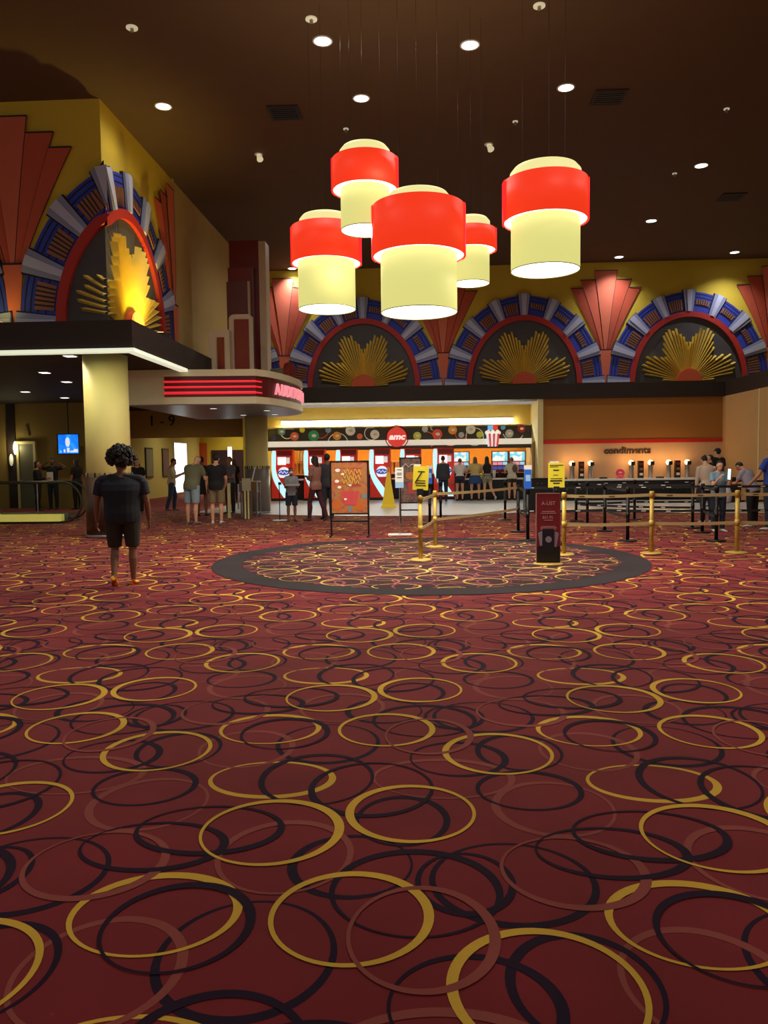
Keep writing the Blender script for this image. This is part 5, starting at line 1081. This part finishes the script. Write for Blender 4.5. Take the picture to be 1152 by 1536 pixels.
# the queue under the marquee
J = person('person in a beige jacket and jeans looking at a phone', 259, 766, 1.74, -78, ('jacket', c_beige), ('trousers', c_jean), 'short', 'tan', vox=.011, head=25, armL=((.1, .35, -1), (-.1, 1, .45)), armR=((.1, .35, -1), (-.1, 1, .45)), legL=((.02, .22, -1), (0, -.1, -1)), legR=((.02, -.12, -1), (0, -.3, -1)), shoes=M_shG)
q = MB().box(-.04, .04, -.005, .005, -.07, .07).build('phone', M_white); q.location = world(J, J['arms'][1][2] + Vector((-.08, .10, .06))); q.rotation_euler = (math.radians(-30), 0, math.radians(-78)); tag(q, 'pale phone held by the person in the beige jacket', 'phone')
person('stout person with shaved head, sage t-shirt and light blue shorts, bending forward', 289, 786, 1.80, -22, ('tee', c_olv), ('shorts', c_ltb), 'none', 'light', build=1.34, vox=.011, lean=14, head=30, armL=((.12, .3, -1), (-.1, .9, -.2)), armR=((.12, .35, -1), (-.1, .9, -.2)), shoes=M_shG, stance=.062)
person('person in a long black dress half hidden between two men in line', 304, 774, 1.74, 10, ('dress', c_blk), ('skirt', c_blk), 'short', 'brown', vox=.012, fem=True, head=15, shoes=c_blk)
person('man in a black t-shirt and khaki shorts seen from behind', 326, 785, 1.77, 6, ('tee', c_blk), ('shorts', c_kh), 'short', 'light', build=1.12, vox=.011, head=14, armR=((.16, .15, -1), (-.2, .6, -.8)), armL=((.18, .05, -1), (.05, .3, -1)), shoes=M_shW)
person('ticket attendant in a patterned grey top and dark apron', 346, 770, 1.74, 150, ('tee', cloth('mottled_grey', (110, 104, 118), .5)), ('trousers', cloth('charcoal_brown', (50, 44, 40))), 'short', 'tan', vox=.012, armL=((.1, .3, -1), (-.1, 1, 0)), armR=((.1, .3, -1), (-.1, 1, 0)))
person('dark haired person far behind the ticket attendant', 352, 752, 1.70, 180, ('tee', c_blk), ('trousers', c_blk), 'bob', 'brown', vox=.013, fem=True)
# by the drink machines
J = person('child in a grey t-shirt and white face mask holding a tray', 438, 782, 1.40, 195, ('tee', c_grey), ('shorts', c_djean), 'short', 'brown', vox=.010, mask=True, armL=((.1, .15, -1), (-.15, 1, .15)), armR=((.1, .15, -1), (-.15, 1, .15)), shoes=c_blk)
q = MB().box(-.17, .17, -.1, .1, 0, .02).box(-.17, .17, -.1, -.09, .02, .05).box(-.17, .17, .09, .1, .02, .05).build('snack_tray', mat('grey_tray', S(160, 150, 145), .5)); q.location = world(J, J['arms'][1][2] + Vector((-.14, .08, .02))); tag(q, 'flat grey tray held by the masked child', 'tray')
person('woman with long black hair, pink top and maroon leggings walking left', 474, 781, 1.72, 62, ('tee', c_pink), ('leggings', c_mar), 'long', 'brown', vox=.010, fem=True, legL=((.02, .30, -1), (0, .05, -1)), legR=((.02, -.30, -1), (0, -.42, -1)), armL=((.06, .1, -1), (-.6, .7, .15)), armR=((.08, .1, -1), (-.6, .7, .25)), shoes=M_shB, build=1.05)
person('man in a charcoal t-shirt and dark jeans beside the poster stand', 492, 778, 1.76, 25, ('tee', c_dgrey), ('trousers', cloth('slate', (44, 46, 56))), 'short', 'brown', vox=.011, armL=((.12, .1, -1), (-.1, .6, -.7)), shoes=c_blk)
# customers at the snack bar
FY = 29.5
def at(px, Y=FY): return (gy(px, 750, Y).x, Y, .012)
person('man in a dark jacket using the rightmost drink machine', 665, 0, 1.72, 4, ('jacket', c_dgrey), ('trousers', c_djean), 'short', 'light', vox=.012, at=at(665, 29.2), lean=3)
person('customer in a white blouse and denim shorts leaning on the snack bar', 691, 0, 1.63, -4, ('crop', c_wht), ('short_shorts', c_djean), 'bun', 'light', haircol=M_brh, vox=.011, fem=True, at=at(690), lean=12, head=14, armL=((.25, .5, -1), (-.1, 1, .1)), armR=((.25, .5, -1), (-.1, 1, .1)), shoes=c_blk, build=1.1)
person('customer in a straw yellow top and short blue denim skirt', 713, 0, 1.67, 0, ('crop', c_mus), ('skirt', cloth('mid_denim', (44, 74, 124))), 'bob', 'light', haircol=M_brh, vox=.011, fem=True, at=at(713), lean=8, armL=((.4, .35, -1), (.25, .5, -.9)), armR=((.3, .5, -1), (-.2, 1, .1)), build=1.25, stance=.075, shoes=c_blk)
person('customer with long black hair, black tank top and stone shorts, one heel raised', 732, 0, 1.68, 8, ('tank', c_blk), ('short_shorts', c_gsh), 'long', 'light', vox=.011, fem=True, at=at(731), lean=6, armL=((.25, .35, -1), (-.2, 1, .0)), armR=((.2, .5, -1), (-.2, 1, .1)), legR=((.12, -.12, -1), (.35, -.55, -1)), shoes=M_shW)
person('customer in a cream t-shirt and dark olive shorts with a small backpack', 768, 0, 1.65, -2, ('tee', c_crm), ('short_shorts', cloth('deep_olive', (52, 50, 38))), 'tail', 'light', haircol=M_brh, vox=.011, fem=True, at=at(768), lean=12, head=12, armL=((.35, .4, -1), (-.1, 1, -.1)), armR=((.25, .4, -1), (-.1, 1, .1)), shoes=c_blk, build=1.1)
p = at(768); bp_ = MB(); bp_.ell((0, 0, 0), .10, .06, .15, 14, 10); bo = bp_.build('backpack', mat('brown_backpack', S(96, 80, 64), .7), None, True); bo.location = (p[0] + .10, p[1] - .10, 1.22); tag(bo, 'small brown backpack on the back of the customer in cream', 'backpack')
p = at(741, 30.3); r = thing('drink_cup', 'white paper cup standing on the snack bar beside the long haired customer', 'cup', (p[0], 30.2, .842)); MB().lathe([(.045, 0), (.07, .30)], seg=20).build('cup_body', M_white, r, True); MB().lathe([(.074, .30), (.06, .32)], seg=20).build('lid', M_inkw, r)
p = at(722, 30.3); r = thing('drink_cup', 'yellowish paper bag shaped cup on the snack bar between two customers', 'cup', (p[0], 30.2, .842)); MB().lathe([(.05, 0), (.075, .22)], seg=20).build('cup_body', M_mus_ if False else mat('yellow_cup', S(214, 200, 90), .5), r, True)
# family at the condiments
person('man in a black cap and black t-shirt facing the condiment counter', 1078, 0, 1.82, 20, ('tee', c_blk), ('trousers', c_djean), 'short', 'light', vox=.011, cap=c_blk, at=(gy(1076, 750, 25.0).x, 25.0, 0), build=1.12)
person('dark haired person pressed beside the man in the black cap', 1064, 0, 1.62, 60, ('tee', c_blk), ('trousers', c_blk), 'tail', 'light', vox=.012, at=(gy(1065, 750, 24.6).x, 24.6, 0), fem=True)
J = person('person in a peach t-shirt and dark jeans standing in the right queue', 1060, 784, 1.60, 5, ('jacket', cloth('oatmeal', (196, 176, 156))), ('trousers', c_djean), 'none' if False else 'bun', 'light', vox=.011, fem=True, shoes=M_shW, build=1.1, lean=8, head=35)
J = person('child with a light blue top holding up a glowing phone', 1077, 797, 1.45, 185, ('tee', cloth('pale_blue', (120, 150, 170))), ('trousers', c_djean), 'short', 'light', vox=.011, head=10, shoes=M_shW, armL=((.1, .4, -.6), (-.3, .8, .8)), armR=((.1, .4, -.6), (-.3, .8, .8)))
w_ = world(J, J['arms'][-1][2] + Vector((.08, .08, .08))); q = MB().box(-.035, .035, -.006, .006, -.12, .12).mi(1).box(-.028, .028, -.009, -.006, -.11, .11).build('phone', [M_black, mat('lit_phone_screen', (1,1,1), .4, emit=(.5, .9, 1), es=1.6, var=0)]); q.location = w_; q.rotation_euler = (math.radians(-15), math.radians(8), 0); tag(q, 'glowing pale blue phone held up by the child in the right queue', 'phone')
person('person in a lavender grey shirt bending over near the right edge', 1128, 790, 1.52, 35, ('tee', c_lav), ('trousers', c_blk), 'short', 'tan', vox=.011, lean=24, head=35, armL=((.1, .5, -1), (-.1, 1, -.1)), armR=((.1, .5, -1), (-.1, 1, -.1)), shoes=M_shW, build=1.1)
person('man in a royal blue t-shirt and dark jeans at the right picture edge', 1157, 795, 1.78, 25, ('tee', c_roy), ('trousers', cloth('ink_denim', (34, 44, 62))), 'short', 'tan', vox=.011, armL=((.4, .3, -1), (.2, .6, -.7)), build=1.1, shoes=M_shW)
p = gz(1100, 786); r = thing('shopping_bag', 'pale plastic bag hanging beside the person in peach', 'bag', (gz(1088, 790).x, gz(1088, 790).y - .1, .52))
MB().loft([[(w_*math.cos(2*PI*i/16), w_*.5*math.sin(2*PI*i/16), z) for i in range(16)] for w_, z in ((.03, 0), (.09, .05), (.10, .2), (.05, .34), (.02, .40))]).build('bag_body', mat('milky_plastic', S(190, 190, 196), .4), r, True)
